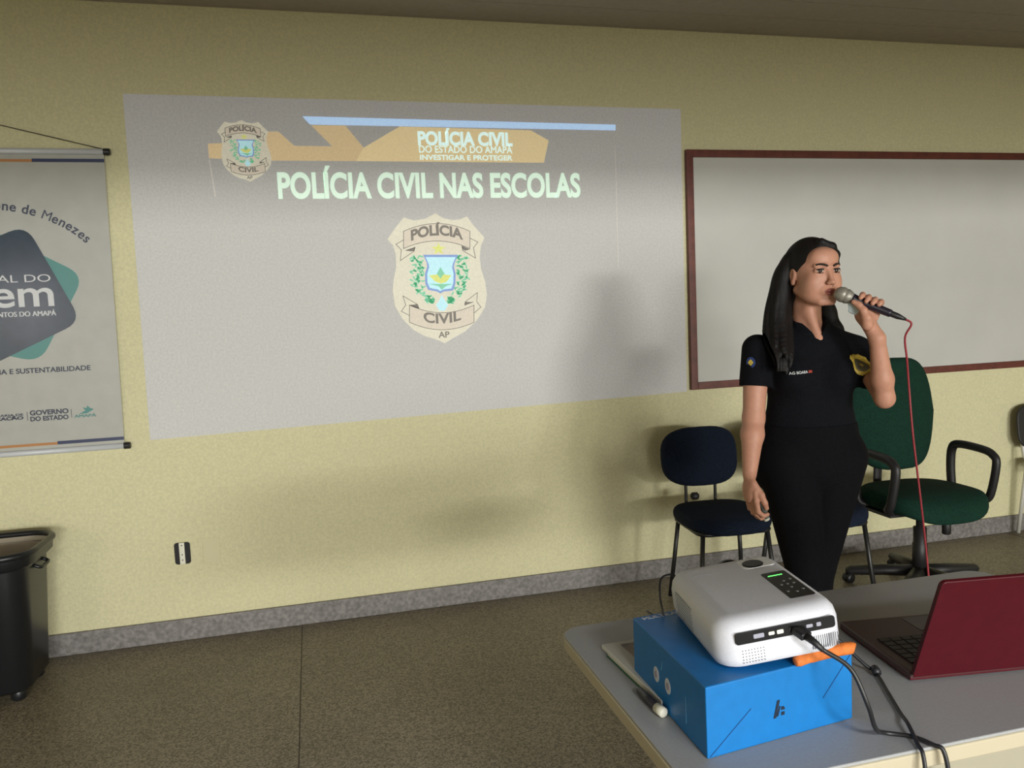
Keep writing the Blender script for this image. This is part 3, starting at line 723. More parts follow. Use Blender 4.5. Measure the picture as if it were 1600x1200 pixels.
# ------------------------------------------------------------------ laptop
M_red = mat('laptop_red', srgb(70, 7, 19), .45, noise=(50, .08), spec=.3); M_deck = mat('laptop_deck', srgb(70, 44, 44), .45); M_key = mat('laptop_keys', (.012, .011, .012), .5)
lp = thing('laptop', 'open dark red laptop seen from behind at the right of the table', 'laptop', (.927, 1.071, TZ), math.radians(-8))
LW, LD = .36, .225
obj('base', bx(0, LW, 0, LD, .004, .017), M_deck, lp, bevel=.003)
obj('base_rim', bx(.0005, LW-.0005, .0005, LD-.0005, .0022, .010), M_red, lp, bevel=.001)
bm = bmesh.new()
for r_ in range(6):
    for c_ in range(15): box(bm, .022+c_*.0212, .022+c_*.0212+.0185, .030+r_*.0175, .030+r_*.0175+.0150, .0172, .0190)
obj('keyboard', bm, M_key, lp)
obj('touchpad', bx(.12, .23, LD-.072, LD-.012, .0171, .0176), mat('touchpad_dark', srgb(54, 40, 40), .35), lp)
obj('hinge', tube(bmesh.new(), [(.03, .002, .017), (LW-.03, .002, .017)], .006, 12), M_key, lp, smooth=True)
RL = Matrix.Translation((0, .000, .014)) @ rx(math.radians(22))
obj('lid', pad(bmesh.new(), [(x+LW/2, y+.100) for x, y in rrect(LW, .200, .008)], .0075, .002, M=RL @ rx(PI/2) @ Matrix.Translation((0, 0, -.00))), M_red, lp)
obj('screen', bx(.008, LW-.008, .0002, .0012, .012, .192, M=RL), M_pb, lp)
for x_ in (.03, LW-.03):
    for y_ in (.02, LD-.02): obj('foot', lathe(bmesh.new(), [(.007, 0), (.007, .004)], Matrix.Translation((x_, y_, 0)), 12), M_key, lp)
# ------------------------------------------------------------------ the speaker: a distance field meshed into continuous surfaces
class Field:
    def __init__(s, lo, hi, h):
        s.lo = np.array(lo, np.float32); s.h = h
        s.n = [int(math.ceil((hi[i]-lo[i])/h))+1 for i in range(3)]
        s.ax = [(lo[i]+h*np.arange(s.n[i])).astype(np.float32) for i in range(3)]
        s.d = np.full(s.n, .2, np.float32)
    def win(s, lo, hi):
        sl = []
        for i in range(3):
            a = max(0, int((lo[i]-s.lo[i])/s.h)-1); b = min(s.n[i], int((hi[i]-s.lo[i])/s.h)+2)
            if a >= b: return None
            sl.append(slice(a, b))
        X, Y, Z = np.meshgrid(*[s.ax[i][sl[i]] for i in range(3)], indexing='ij', sparse=True)
        return tuple(sl), X, Y, Z
    def mix(s, sl, d, k, op='add'):
        a = s.d[sl]
        if op == 'add':
            if k <= 0: s.d[sl] = np.minimum(a, d); return
            h = np.clip(.5+.5*(a-d)/k, 0, 1); s.d[sl] = a*(1-h)+d*h-k*h*(1-h)
        else:      # subtract
            if k <= 0: s.d[sl] = np.maximum(a, -d); return
            h = np.clip(.5-.5*(a+d)/k, 0, 1); s.d[sl] = a*(1-h)+(-d)*h+k*h*(1-h)
    def ell(s, c, r, k=.02, rot=None, op='add', grow=0):
        r = [q+grow for q in r]; m = max(r)+k+.02
        w = s.win([q-m for q in c], [q+m for q in c])
        if w is None: return
        sl, X, Y, Z = w; X = X-c[0]; Y = Y-c[1]; Z = Z-c[2]
        if rot is not None:
            R = np.array(rot.to_3x3().transposed(), np.float32)
            X, Y, Z = R[0, 0]*X+R[0, 1]*Y+R[0, 2]*Z, R[1, 0]*X+R[1, 1]*Y+R[1, 2]*Z, R[2, 0]*X+R[2, 1]*Y+R[2, 2]*Z
        q = np.sqrt((X/r[0])**2+(Y/r[1])**2+(Z/r[2])**2); g = np.sqrt((X/r[0]**2)**2+(Y/r[1]**2)**2+(Z/r[2]**2)**2)
        s.mix(sl, (q*(q-1)/np.maximum(g, 1e-6)).astype(np.float32), k, op)
    def cone(s, a, b, ra, rb, k=.02, op='add', grow=0, flat=None):
        ra += grow; rb += grow; m = max(ra, rb)+k+.02
        w = s.win([min(p, q)-m for p, q in zip(a, b)], [max(p, q)+m for p, q in zip(a, b)])
        if w is None: return
        sl, X, Y, Z = w; ba = [q-p for p, q in zip(a, b)]; L2 = sum(q*q for q in ba)
        X = X-a[0]; Y = Y-a[1]; Z = Z-a[2]
        t = np.clip((X*ba[0]+Y*ba[1]+Z*ba[2])/L2, 0, 1)
        d = np.sqrt((X-t*ba[0])**2+(Y-t*ba[1])**2+(Z-t*ba[2])**2)-(ra+(rb-ra)*t)
        s.mix(sl, d.astype(np.float32), k, op)
    def chain(s, pts, rs, k=.01, **kw):
        for i in range(len(pts)-1): s.cone(pts[i], pts[i+1], rs[i], rs[i+1], k, **kw)
    def plane(s, p, nrm):      # removes the side the normal points to
        X, Y, Z = np.meshgrid(*s.ax, indexing='ij', sparse=True); n_ = Vector(nrm).normalized()
        s.d = np.maximum(s.d, ((X-p[0])*n_.x+(Y-p[1])*n_.y+(Z-p[2])*n_.z).astype(np.float32))
    def mesh(s, name):
        d = s.d; I = d < 0; nx, ny, nz = d.shape
        cnt = np.zeros((nx-1, ny-1, nz-1), np.int8)
        for i in (0, 1):
            for j in (0, 1):
                for k in (0, 1): cnt += I[i:nx-1+i, j:ny-1+j, k:nz-1+k]
        act = (cnt > 0) & (cnt < 8); idx = np.full(act.shape, -1, np.int64); C = np.argwhere(act); idx[act] = np.arange(len(C))
        P = np.zeros((len(C), 3)); W = np.zeros(len(C)); cor = [(i, j, k) for i in (0, 1) for j in (0, 1) for k in (0, 1)]
        for a in cor:
            for ax in range(3):
                if a[ax]: continue
                b = list(a); b[ax] = 1
                da = d[C[:, 0]+a[0], C[:, 1]+a[1], C[:, 2]+a[2]]; db = d[C[:, 0]+b[0], C[:, 1]+b[1], C[:, 2]+b[2]]
                m = (da < 0) != (db < 0); t = np.where(m, da/np.where(m, da-db, 1), 0)
                q = np.array(a, float)[None, :]+np.zeros((len(C), 3)); q[:, ax] += t
                P += q*m[:, None]; W += m
        P = (P/W[:, None]+C)*s.h+s.lo
        quads = []
        for ax in range(3):
            o1, o2 = [q for q in range(3) if q != ax]
            sl0 = [slice(None)]*3; sl1 = [slice(None)]*3; sl0[ax] = slice(0, -1); sl1[ax] = slice(1, None)
            for q in (o1, o2): sl0[q] = slice(1, -1); sl1[q] = slice(1, -1)
            A, B = I[tuple(sl0)], I[tuple(sl1)]; E = np.argwhere(A != B)
            if not len(E): continue
            sgn = A[E[:, 0], E[:, 1], E[:, 2]]; E = E.copy(); E[:, o1] += 1; E[:, o2] += 1
            def g(u, v):
                q = E.copy(); q[:, o1] -= u; q[:, o2] -= v; return idx[q[:, 0], q[:, 1], q[:, 2]]
            F_ = np.stack([g(1, 1), g(0, 1), g(0, 0), g(1, 0)], 1)
            flip = sgn if ax != 1 else ~sgn
            F_[~flip] = F_[~flip][:, ::-1]; quads.append(F_)
        Fq = np.concatenate(quads)
        me = bpy.data.meshes.new(name); me.vertices.add(len(P)); me.vertices.foreach_set('co', P.astype(np.float32).ravel())
        me.loops.add(len(Fq)*4); me.loops.foreach_set('vertex_index', Fq.astype(np.int32).ravel())
        me.polygons.add(len(Fq)); me.polygons.foreach_set('loop_start', np.arange(0, len(Fq)*4, 4, dtype=np.int32))
        me.update(calc_edges=True); me.validate(); return me

TC = Vector((1.688, 2.43, 0)); TY = math.radians(-14); RT = Matrix.Rotation(TY, 4, 'Z')
def T(x, y, z): v = RT @ Vector((x, y, 0)); return (TC.x+v.x, TC.y+v.y, z)
HC = Vector((1.674, 2.385, 1.49))                       # head centre, face towards -y
HR = Matrix.Rotation(math.radians(-2), 4, 'Z') @ Matrix.Rotation(math.radians(3), 4, 'X')
def Hd(x, y, z): v = HR @ Vector((x, y, z)); return (HC.x+v.x, HC.y+v.y, HC.z+v.z)
sR, eR, wR = (1.510, 2.475, 1.232), (1.480, 2.455, .995), (1.425, 2.395, .812)
sL, eL, wL = (1.858, 2.390, 1.208), (1.818, 2.215, 1.062), (1.770, 2.190, 1.262)

def torso(F, g=0):
    F.ell(T(0, .0, 1.16), (.150, .088, .150), .03, RT, grow=g)
    F.ell(T(0, .01, 1.225), (.165, .070, .060), .04, RT, grow=g)
    for s in (-1, 1):
        F.ell(T(s*.070, -.060, 1.135), (.060, .058, .062), .035, RT, grow=g)
        F.ell(T(s*.138, .012, 1.210), (.055, .053, .048), .03, RT, grow=g)
    F.ell(T(0, .008, 1.00), (.138, .092, .115), .06, RT, grow=g)
    F.ell(T(0, .012, .93), (.150, .098, .08), .05, RT, grow=g)
hipR, hipL = T(-.085, .0, .84), T(.090, .0, .84)
knR, anR = (1.628, 2.385, .46), (1.650, 2.455, .085)
knL, anL = (1.690, 2.405, .46), (1.742, 2.475, .085)
def legs(F, g=0):
    F.ell(T(-.004, .022, .835), (.182, .122, .125), .05, RT, grow=g)
    F.ell(T(-.085, .060, .80), (.09, .085, .09), .05, RT, grow=g); F.ell(T(.085, .060, .80), (.09, .085, .09), .05, RT, grow=g)
    for hp, kn, an in ((hipR, knR, anR), (hipL, knL, anL)):
        F.cone(hp, kn, .094, .055, .014, grow=g)
        cf = tuple(kn[i]*.7+an[i]*.3+(0, .018, 0)[i] for i in range(3))
        F.cone(kn, cf, .052, .050, .008, grow=g); F.cone(cf, an, .049, .034, .008, grow=g)

M_skin = mat('skin', srgb(188, 137, 115), .5, noise=(60, .05), spec=.35)
M_skin.node_tree.nodes['Principled BSDF'].inputs['Subsurface Weight'].default_value = .08
M_skin.node_tree.nodes['Principled BSDF'].inputs['Subsurface Radius'].default_value = (.02, .008, .004)
M_poloshirt = mat('black_pique', (.0045, .005, .0072), .9, noise=(200, .3), bump=(14, .45, .012), spec=.12)
M_jeans = mat('black_trousers', (.0035, .0035, .005), .9, noise=(200, .3), bump=(9, .5, .014), spec=.12)
M_hair = mat('dark_hair', (.0075, .006, .006), .6, spec=.25)
_nt = M_hair.node_tree; _w = _nt.nodes.new('ShaderNodeTexNoise'); _mp = _nt.nodes.new('ShaderNodeMapping'); _mp.inputs['Scale'].default_value = (130, 130, 5)
_nt.links.new(_nt.nodes['Texture Coordinate'].outputs['Object'], _mp.inputs[0]); _nt.links.new(_mp.outputs[0], _w.inputs['Vector']); _w.inputs['Scale'].default_value = 1
_b = _nt.nodes.new('ShaderNodeBump'); _b.inputs['Strength'].default_value = .6; _b.inputs['Distance'].default_value = .003
_nt.links.new(_w.outputs['Fac'], _b.inputs['Height']); _nt.links.new(_b.outputs['Normal'], _nt.nodes['Principled BSDF'].inputs['Normal'])

# microphone axis, shared by the hand
MH = Vector((1.683, 2.243, 1.407)); MT = Vector((1.806, 2.150, 1.334)); MD = (MT-MH).normalized()
MU = (Vector((0, 0, 1))-MD*MD.z).normalized(); MS = MD.cross(MU); 
if MS.dot(Vector((-.62, -.78, 0))) < 0: MS = -MS          # MS points to the room
def onmic(t, ang, r): return tuple(MH+MD*t+(MS*math.cos(math.radians(ang))+MU*math.sin(math.radians(ang)))*r)

F = Field((1.33, 2.06, -.01), (2.0, 2.64, 1.62), .003)
# head
F.ell(Hd(0, .012, .022), (.070, .088, .082), .01, HR)                # skull
F.ell(Hd(0, -.030, -.020), (.060, .062, .080), .03, HR)              # face
F.ell(Hd(0, -.060, .048), (.050, .030, .032), .02, HR)               # forehead
F.ell(Hd(0, -.050, -.078), (.036, .040, .030), .03, HR)              # jaw
F.ell(Hd(0, -.086, -.098), (.015, .012, .012), .018, HR)             # chin
for s in (-1, 1):
    F.ell(Hd(s*.036, -.062, -.030), (.024, .022, .026), .025, HR)     # cheek
    F.ell(Hd(s*.040, -.036, -.058), (.026, .040, .036), .025, HR)     # side of the jaw
    F.cone(Hd(s*.056, .004, -.060), Hd(s*.022, -.076, -.098), .014, .012, .02)   # jaw line
    F.ell(Hd(s*.031, -.100, .004), (.0185, .014, .0110), .010, HR, op='sub')      # socket
    F.cone(Hd(s*.014, -.0905, .020), Hd(s*.044, -.078, .020), .006, .005, .010)  # brow
    F.ell(Hd(s*.030, -.080, .003), (.0195, .010, .0118), .003, HR)    # lid
    F.ell(Hd(s*.0095, -.102, -.037), (.0065, .0075, .0055), .004, HR)            # nostril wing
    F.ell(Hd(s*.0055, -.106, -.0425), (.0028, .004, .002), .001, HR, op='sub')
    # ear
    F.ell(Hd(s*.072, .008, -.010), (.007, .016, .027), .006, HR); F.ell(Hd(s*.0745, .003, -.034), (.006, .009, .010), .006, HR)
    F.ell(Hd(s*.079, .007, -.006), (.004, .009, .016), .002, HR, op='sub')
F.cone(Hd(0, -.088, .010), Hd(0, -.108, -.032), .0070, .0085, .012)  # nose
F.ell(Hd(0, -.113, -.034), (.0075, .0075, .007), .005, HR)
F.ell(Hd(0, -.088, -.062), (.026, .012, .016), .014, HR)             # mouth mound
F.ell(Hd(0, -.0985, -.0600), (.020, .0060, .0042), .003, HR); F.ell(Hd(0, -.0965, -.0712), (.017, .0065, .0050), .003, HR)
F.cone(Hd(-.019, -.0985, -.0655), Hd(.019, -.0985, -.0655), .0018, .0018, .0015, op='sub')
# neck
F.cone((1.676, 2.425, 1.43), (1.682, 2.440, 1.27), .046, .052, .03)
F.cone((1.66, 2.39, 1.36), (1.676, 2.360, 1.262), .014, .012, .03)
torso(F); legs(F)
# right arm hanging
F.chain([sR, eR], [.046, .037], .02); F.chain([eR, tuple(eR[i]*.7+wR[i]*.3 for i in range(3)), wR], [.036, .038, .0235], .015)
pR = (1.420, 2.378, .745)
F.ell((1.417, 2.385, .765), (.018, .034, .050), .012, Matrix.Rotation(.1, 4, 'Y'))
kn_ = [(1.423, 2.352, .728), (1.424, 2.368, .722), (1.423, 2.385, .720), (1.420, 2.401, .724)]
for i, (k0, l) in enumerate(zip(kn_, (.95, 1.05, 1.0, .8))):
    q1 = (k0[0]+.006, k0[1]-.002, k0[2]-.040*l); q2 = (q1[0]+.017, q1[1]-.002, q1[2]-.016*l); q3 = (q2[0]+.016, q2[1], q2[2]+.004)
    F.chain([(k0[0]-.004, k0[1], k0[2]+.03), k0, q1, q2, q3], [.009, .0095, .0085, .0078, .007], .0035)
F.chain([(1.420, 2.362, .785), (1.437, 2.345, .748), (1.447, 2.340, .722), (1.455, 2.342, .702)], [.012, .0115, .0095, .008], .006)
# left arm raised, hand closed round the microphone
F.chain([sL, eL], [.042, .031], .02); F.chain([eL, tuple(eL[i]*.68+wL[i]*.32 for i in range(3)), wL], [.030, .034, .0235], .015)
pc_ = onmic(.088, 250, .040)
F.cone(wL, pc_, .024, .024, .014); F.ell(onmic(.090, 232, .034), (.034, .016, .036), .014, Matrix.Rotation(-.6, 4, 'Z'))
for i, (t, L_) in enumerate(((.058, 30), (.078, 20), (.098, 22), (.117, 34))):
    r0 = .0235
    pts = [onmic(t+.004, 238, .036), onmic(t+.002, 205, .0285), onmic(t, 165, r0+.003), onmic(t-.001, 120, r0+.0015), onmic(t-.003, 82, r0), onmic(t-.004, 52, r0), onmic(t-.005, L_, r0-.001)]
    F.chain(pts, [.0100, .0100, .0098, .0090, .0088, .0082, .0074], .0028)
F.chain([onmic(.108, 285, .062), onmic(.096, 300, .046), onmic(.078, 318, .033), onmic(.058, 332, .0255), onmic(.040, 338, .0245)], [.018, .0155, .0120, .0102, .0085], .006)
# feet
for an, dx in ((anR, -.03), (anL, .045)):
    F.cone(an, (an[0]+dx*.2, an[1]-.02, .04), .034, .030, .02)
    F.cone((an[0], an[1]+.02, .035), (an[0]+dx, an[1]-.13, .028), .030, .024, .02)

person = thing('person', 'woman in black polo shirt and black trousers standing, speaking into a microphone', 'person', (1.68, 2.43, 0))
PP = Vector(person.location)
def pobj(name, me, m, parent=person, smooth=True, **k):
    me.transform(Matrix.Translation(-PP)); return link(name, me, m, parent, smooth, **k)
def pbm(name, bm, m, parent=person, **k):
    bmesh.ops.recalc_face_normals(bm, faces=bm.faces[:]); me = bpy.data.meshes.new(name); bm.to_mesh(me); bm.free(); return pobj(name, me, m, parent, **k)
body_me = F.mesh('body')
skin = pobj('body', body_me, M_skin)
fieldbody = F

# eyes, brows, lips
M_eye = mat('eye_white', srgb(158, 150, 144), .35); M_iris = mat('iris_brown', (.03, .016, .010), .2); M_brow = mat('brow_dark', (.02, .013, .011), .8)
M_lip = mat('lips_rose', srgb(160, 88, 84), .4); M_lash = mat('lash', (.008, .006, .006), .6)
for s in (-1, 1):
    ec = Hd(s*.0300, -.0785, .0028)
    bm = bmesh.new(); bmesh.ops.create_uvsphere(bm, u_segments=20, v_segments=12, radius=.0125, matrix=Matrix.Translation(ec) @ Matrix.Diagonal((1.26, 1.18, .62, 1)))
    ey = pbm('eyeball', bm, M_eye)
    g = Vector((-.62, -1.0, -.02)).normalized()
    ic = Vector(ec)+Vector((g.x*.0055, -.0117, .0002))
    bm = bmesh.new(); bmesh.ops.create_uvsphere(bm, u_segments=16, v_segments=10, radius=.0068, matrix=Matrix.Translation(ic) @ Matrix.Diagonal((1, .6, .98, 1)))
    pbm('iris', bm, M_iris, ey)
    for z, r, nm in ((.0056, .0021, 'upper_eyelid'), (-.0062, .0009, 'lower_eyelid')):
        pts = [Hd(s*.0300+x, -.0945+abs(x)**2*48+(s*x > 0)*s*x*.10, .003+z*1.2*(1-(x/.0190)**2)) for x in np.linspace(-.0168, .0168, 11)]
        pbm(nm, tube(bmesh.new(), pts, [r*.5]+[r]*9+[r*.5], 8), M_lash)
    pts = [Hd(s*x, y, z) for x, y, z in ((.0100, -.0985, .0185), (.019, -.0982, .0222), (.029, -.0942, .0250), (.039, -.0870, .0245), (.047, -.0775, .0200))]
    pbm('eyebrow', tube(bmesh.new(), catmull(pts, 4), [.0022]+[.0034]*10+[.0028]*4+[.0018, .0010], 8), M_brow)
pts = [Hd(x, -.1040+abs(x)**2*26, -.0605-abs(x)*.16+(.0008 if abs(x) > .003 else 0)) for x in np.linspace(-.0230, .0230, 11)]
pbm('upper_lip', tube(bmesh.new(), pts, [.0012, .0025, .0034, .0041, .0043, .0040, .0043, .0041, .0034, .0025, .0012], 10), M_lip)
pts = [Hd(x, -.1025+abs(x)**2*30, -.0720+abs(x)**2*14) for x in np.linspace(-.0185, .0185, 11)]
pbm('lower_lip', tube(bmesh.new(), pts, [.0014, .0030, .0042, .0050, .0054, .0055, .0054, .0050, .0042, .0030, .0014], 10), M_lip)
pbm('nose_ring', tube(bmesh.new(), [Vector(Hd(0, -.1125+.0030*math.cos(a), -.0450+.0034*math.sin(a))) for a in np.linspace(.3, 2*PI-.3, 12)], .0006, 6), mat('nose_ring_metal', (.12, .11, .10), .3, metal=1))

# polo shirt
F = Field((1.38, 2.10, .88), (1.98, 2.62, 1.36), .0035)
torso(F, .010)
F.cone((1.682, 2.435, 1.33), (1.682, 2.440, 1.24), .062, .085, .03)
slR = tuple(sR[i]*.46+eR[i]*.54 for i in range(3)); slL = tuple(sL[i]*.42+eL[i]*.58 for i in range(3))
body_only = F.d.copy()
SF = Field((1.38, 2.10, .88), (1.98, 2.62, 1.36), .0035); SF.cone(sR, slR, .052, .055, .02); 
def cutend(f, s_, e_):
    n_ = Vector(e_)-Vector(s_); f.plane(e_, n_)
cutend(SF, sR, slR)
SG = Field((1.38, 2.10, .88), (1.98, 2.62, 1.36), .0035); SG.cone(sL, slL, .050, .054, .02); cutend(SG, sL, slL)
for q in (SF, SG): F.mix((slice(None),)*3, q.d, .022)
F.plane((0, 0, .905), (0, 0, -1))
F.plane((0, 0, 1.335), (0, 0, 1))
# neck opening and V placket
def wedge(fd, zb, k, grow=0.0):
    X, Y, Z = np.meshgrid(*fd.ax, indexing='ij', sparse=True)
    d = np.maximum(np.maximum(np.abs(X-(1.664+(Z-zb)*.15))-(Z-zb)*k-grow, Y-2.430), zb-Z)
    fd.d = np.maximum(fd.d, -d.astype(np.float32))
F.cone((1.678, 2.425, 1.45), (1.678, 2.430, 1.285), .053, .050, .004, op='sub')
wedge(F, 1.262, .80)
shirt = pobj('polo_shirt', F.mesh('polo_shirt'), M_poloshirt)
C = Field((1.56, 2.30, 1.20), (1.80, 2.54, 1.37), .0025)
C.cone((1.678, 2.430, 1.345), (1.680, 2.428, 1.285), .060, .078, .0); torsoF = C.d.copy()
C.cone((1.678, 2.430, 1.38), (1.678, 2.430, 1.20), .0535, .0535, .0, op='sub')
X, Y, Z = np.meshgrid(*C.ax, indexing='ij', sparse=True)
C.d = np.maximum(C.d, (Z-(1.338-(2.49-Y)*.20)).astype(np.float32))       # upper edge drops to the front
C.d = np.maximum(C.d, ((1.290-(2.49-Y)*.16)-Z).astype(np.float32))
wedge(C, 1.262, .78)
pobj('collar', C.mesh('collar'), M_poloshirt, shirt)

def on_field(fd, x, z, y_start=2.15):
    """first surface point met from the front at (x, z)"""
    u = (x-fd.lo[0])/fd.h; w = (z-fd.lo[2])/fd.h; i = int(u); k = int(w); u -= i; w -= k
    colm = (fd.d[i, :, k]*(1-u)+fd.d[i+1, :, k]*u)*(1-w)+(fd.d[i, :, k+1]*(1-u)+fd.d[i+1, :, k+1]*u)*w
    j = int(np.argmax(colm < 0)); return float(fd.ax[1][j]-fd.h*(-colm[j])/max(1e-9, colm[j-1]-colm[j]))
def decal(name, pts, m, th, parent, x0, z0, sx, sz):
    """thin embroidered patch following the shirt front; pts in the unit square"""
    bm = bmesh.new(); n = len(pts); cx = sum(p[0] for p in pts)/n; cz = sum(p[1] for p in pts)/n; rows = []
    for s in (0, .35, .7, 1.0):
        ring = []
        for px, pz in pts:
            x = x0+(cx+(px-cx)*s)*sx; z = z0+(cz+(pz-cz)*s)*sz; y = min(on_field(F, x+dx, z+dz) for dx in (-.003, .003) for dz in (-.003, .003))
            ring.append((x, y-th, z))
            if s == 0: break
        rows.append([bm.verts.new(q) for q in ring])
    c = rows[0][0]
    for k in range(n): bm.faces.new((c, rows[1][k], rows[1][(k+1) % n]))
    for A, B in zip(rows[1:], rows[2:]):
        for k in range(n): bm.faces.new((A[k], B[k], B[(k+1) % n], A[(k+1) % n]))
    o = pbm(name, bm, m, parent); sd = o.modifiers.new('solid', 'SOLIDIFY'); sd.thickness = .0012; sd.offset = 0
    return o
M_gold = mat('badge_gold', srgb(205, 178, 78), .5, noise=(160, .15)); M_gd = mat('badge_grey', srgb(96, 92, 76), .6)
unit = [(u/939, 1-v/1200) for u, v in SHIELD]
bp = decal('chest_badge', unit, M_gold, .0022, shirt, 1.752, 1.128, .066, .084)
decal('badge_centre', [(.5+.24*math.cos(a), .5+.24*math.sin(a)) for a in np.linspace(0, 2*PI, 16, endpoint=False)], M_gd, .0048, bp, 1.752, 1.128, .066, .084)
# name strip on the right chest: pale letters and a small red and white flag
def shirt_text(s, x0, x1, z0, cap, m, bold=.02, rise=0.0):
    V, Fs = text_verts(s, bold); a, b = min(v[0] for v in V), max(v[0] for v in V); k = (x1-x0)/(b-a); vs = []
    for x, y, z in V:
        X = x0+(x-a)*k; Z = z0+y*cap/CAPH+rise*(X-x0); vs.append((X, on_field(F, X, Z)-.0030-(.0008 if z > 0 else 0), Z))
    me = bpy.data.meshes.new('name_strip'); me.from_pydata(vs, [], Fs); me.update(); return pobj('name_strip', me, m, shirt, smooth=False)
shirt_text('AG BOARA', 1.550, 1.604, 1.148, .0085, mat('thread_white', srgb(200, 202, 205), .7), rise=.08)
decal('name_flag', [(0, 0), (1, 0), (1, 1), (0, 1)], mat('thread_red', srgb(150, 50, 40), .7), .0022, shirt, 1.607, 1.152, .014, .009)
# sleeve patch
M = Matrix.Translation((1.462, 2.437, 1.190)) @ Matrix.Rotation(math.radians(-62), 4, 'Z') @ rx(PI/2)
for nm, w, m, z in (('sleeve_patch', .034, mat('patch_blue', srgb(40, 62, 120), .7), 0), ('patch_diamond', .020, M_gold, .0016)):
    o = pbm(nm, pad(bmesh.new(), superell(w, w*1.1, 2.0 if z == 0 else 1.2, 24), .002, .0008, M=M @ Matrix.Translation((0, 0, z-.001))), m, shirt)

# trousers
F2 = Field((1.42, 2.22, .05), (1.95, 2.62, 1.0), .0035)
F2.ell(T(0, .012, .93), (.150, .098, .08), .05, RT, grow=.013); F2.ell(T(0, .008, .99), (.138, .092, .085), .05, RT, grow=.013)
legs(F2, .011)
F2.plane((0, 0, .965), (0, 0, 1)); F2.plane((0, 0, .085), (0, 0, -1))
tr = pobj('trousers', F2.mesh('trousers'), M_jeans)
# shoes
for an, dx in ((anR, -.03), (anL, .045)):
    G = Field((an[0]-.09, an[1]-.20, -.006), (an[0]+.11, an[1]+.08, .13), .003)
    G.cone((an[0], an[1]+.02, .040), (an[0]+dx, an[1]-.13, .032), .037, .031, .02); G.cone((an[0], an[1]+.005, .05), (an[0], an[1]+.005, .10), .040, .038, .02)
    G.plane((0, 0, .0), (0, 0, -1)); G.plane((0, 0, .105), (0, 0, 1))
    pobj('shoe', G.mesh('shoe'), mat('black_shoe', (.01, .01, .01), .5) if 'black_shoe' not in bpy.data.materials else bpy.data.materials['black_shoe'])

# hair
G = Field((1.50, 2.22, 1.06), (1.86, 2.56, 1.63), .0028)
G.ell(Hd(0, .020, .030), (.078, .096, .089), .01, HR)
G.ell(Hd(0, .060, -.02), (.074, .060, .105), .03, HR)
G.ell((1.68, 2.485, 1.36), (.082, .040, .15), .04)
G.ell(Hd(-.007, -.130, -.028), (.0560, .100, .096), .006, HR, op='sub')          # face opening
G.ell(Hd(-.045, -.060, -.050), (.040, .062, .062), .006, HR, op='sub'); G.ell(Hd(.045, -.060, -.050), (.040, .062, .062), .006, HR, op='sub')
for s in (-1, 1): G.ell(Hd(s*.080, -.006, -.032), (.022, .024, .032), .004, HR, op='sub')     # ears stay free
G.cone((1.672, 2.37, 1.40), (1.676, 2.35, 1.20), .060, .062, .006, op='sub')
G.chain([Hd(-.005, -.050, .098), Hd(.030, -.058, .082), Hd(.054, -.046, .056), Hd(.068, -.022, .022), Hd(.074, .004, -.012)], [.014, .0125, .0120, .012, .012], .012)
rnd = random.Random(5)
Rpath = [Vector(p) for p in (Hd(-.058, .040, .045), (1.600, 2.446, 1.48), (1.588, 2.446, 1.43), (1.574, 2.442, 1.37), (1.560, 2.425, 1.31), (1.538, 2.385, 1.25), (1.525, 2.352, 1.20), (1.518, 2.342, 1.15))]
Rs = catmull(Rpath, 4); nR = len(Rs)
for i in range(22):
    a = i/22*2*PI; q = rnd.uniform(.5, 1.15); ln_ = rnd.randint(nR-8, nR)
    pts = []; rs = []
    for j, p in enumerate(Rs[:ln_]):
        t = j/(nR-1); w_ = .55+1.1*min(1, t*1.6) if t < .75 else 1.65-1.2*(t-.75)*2
        pts.append((p.x+.022*q*w_*math.cos(a), p.y+.016*q*w_*math.sin(a), p.z))
        rs.append(max(.0025, .0130-.0105*max(0, (j-(ln_-10))/10)))
    G.chain(pts, rs, .009)
G.chain([tuple(p) for p in Rs[:-6]], [.026]*3+[.030]*(nR-14)+[.024, .020, .016, .012, .008], .012)
Lpath = [Hd(.060, .045, .02), (1.752, 2.462, 1.43), (1.772, 2.450, 1.35), (1.790, 2.425, 1.285), (1.800, 2.395, 1.240)]
G.chain(Lpath, [.03, .032, .030, .024, .012], .02)
G.cone((1.672, 2.365, 1.40), (1.672, 2.345, 1.22), .052, .050, .012, op='sub')
pobj('hair', G.mesh('hair'), M_hair)

# ------------------------------------------------------------------ microphone with its red cord
M_mh = mat('mic_grille', srgb(150, 146, 136), .45, noise=(700, .5), metal=.4); M_mb = mat('mic_body', (.016, .013, .024), .35)
mic = thing('microphone', 'handheld microphone with silver grille head held at the mouth', 'microphone', MH)
MM = MD.to_track_quat('Z', 'Y').to_matrix().to_4x4()
obj('grille', lathe(bmesh.new(), [(.004, -.027), (.014, -.024), (.0215, -.016), (.0250, -.004), (.0250, .003), (.0235, .006), (.0235, .010), (.0245, .012), (.0225, .020), (.0180, .029), (.0150, .033)], MM, 28), M_mh, mic, smooth=True)
obj('handle', lathe(bmesh.new(), [(.0165, .030), (.0165, .036), (.0150, .045), (.0125, .150), (.0125, .156)], MM, 24), M_mb, mic, smooth=True)
obj('connector', lathe(bmesh.new(), [(.0095, .150), (.0100, .156), (.0095, .178), (.0070, .190), (.0042, .204)], MM, 20), M_cab, mic, smooth=True)
obj('switch', bx(-.003, .003, .0130, .0155, .062, .076, M=MM), M_btn, mic)
M_rc = mat('red_cord', srgb(150, 52, 62), .5, noise=(260, .25))
e0 = MH+MD*.203
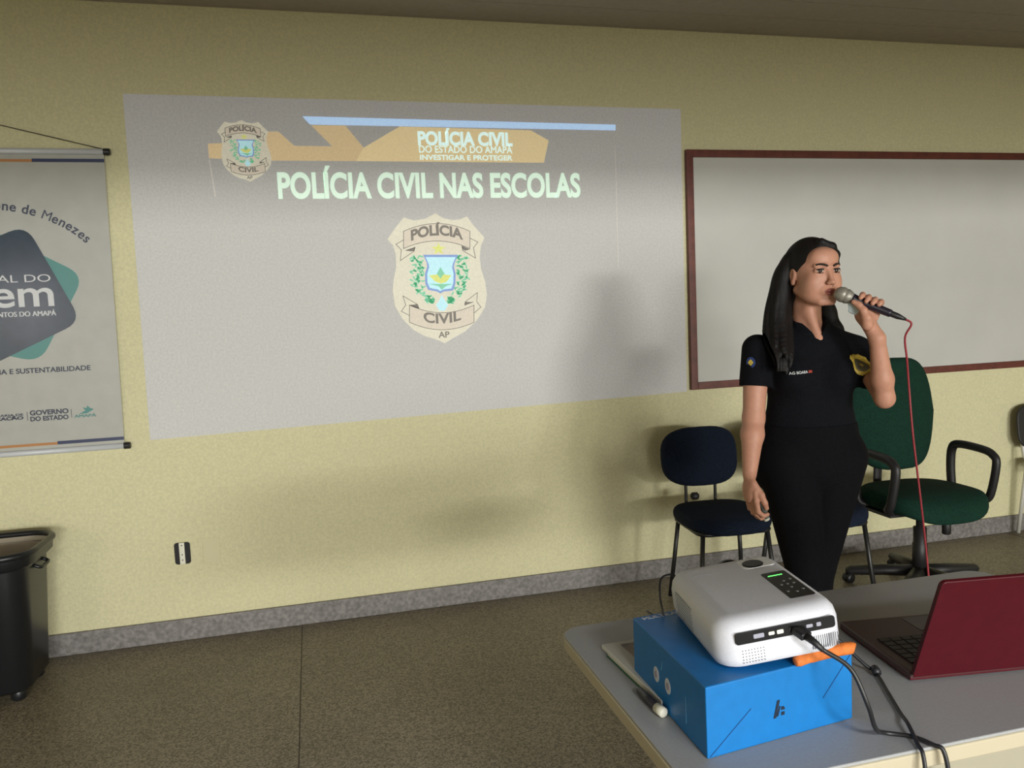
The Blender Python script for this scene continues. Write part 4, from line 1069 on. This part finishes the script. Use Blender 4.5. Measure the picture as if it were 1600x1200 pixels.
cord = tag(obj('microphone_cable', tube(bmesh.new(), catmull([e0, e0+MD*.018+Vector((0, 0, -.008)), (1.842, 2.150, 1.262), (1.868, 2.172, 1.19), (1.899, 2.200, 1.105), (1.924, 2.210, .933), (1.990, 2.25, .699), (2.060, 2.30, .479), (2.080, 2.31, .333), (2.09, 2.33, .15), (2.10, 2.36, .03), (2.12, 2.42, .0040), (2.14, 2.56, .0040), (2.05, 2.76, .0040), (1.75, 2.86, .0040)], 8), .0034, 8), M_rc, smooth=True),
    'thin red cord hanging from the microphone down to the floor', 'cable')
# pale slip under the microphone
M_slip = mat('pale_slip', srgb(200, 214, 220), .6, bump=(60, .5, .004))
bm = bmesh.new(); N_ = 9
g_ = [[None]*N_ for _ in range(N_)]
for i in range(N_):
    for j in range(N_):
        u, v = i/(N_-1), j/(N_-1)
        p = Vector((1.690, 2.235, 1.388))*(1-u)*(1-v)+Vector((1.722, 2.205, 1.378))*u*(1-v)+Vector((1.700, 2.240, 1.352))*(1-u)*v+Vector((1.736, 2.212, 1.327))*u*v
        g_[i][j] = bm.verts.new(p+Vector((.3, -1, 0)).normalized()*(.004*math.sin(u*7+v*3)))
for i in range(N_-1):
    for j in range(N_-1): bm.faces.new((g_[i][j], g_[i+1][j], g_[i+1][j+1], g_[i][j+1]))
sl_ = tag(obj('paper_slip', bm, M_slip, smooth=True), 'pale bluish folded slip hanging below the microphone head beside the thumb', 'slip')
sd = sl_.modifiers.new('solid', 'SOLIDIFY'); sd.thickness = .0016
# small gadget in the lowered hand
gd = thing('remote_control', 'small dark grey gadget with pale end held in the lowered hand', 'remote', (1.456, 2.368, .690))
gd.rotation_euler = (math.radians(8), math.radians(-22), 0)
obj('gadget_body', pad(bmesh.new(), rrect(.020, .036, .007), .078, .005, M=Matrix.Translation((0, 0, -.030))), mat('gadget_grey', srgb(84, 88, 84), .4, noise=(60, .3)), gd, smooth=False)
obj('gadget_end', pad(bmesh.new(), rrect(.021, .030, .007), .014, .004, M=Matrix.Translation((0, 0, -.040))), mat('gadget_pale', srgb(196, 192, 178), .4), gd)
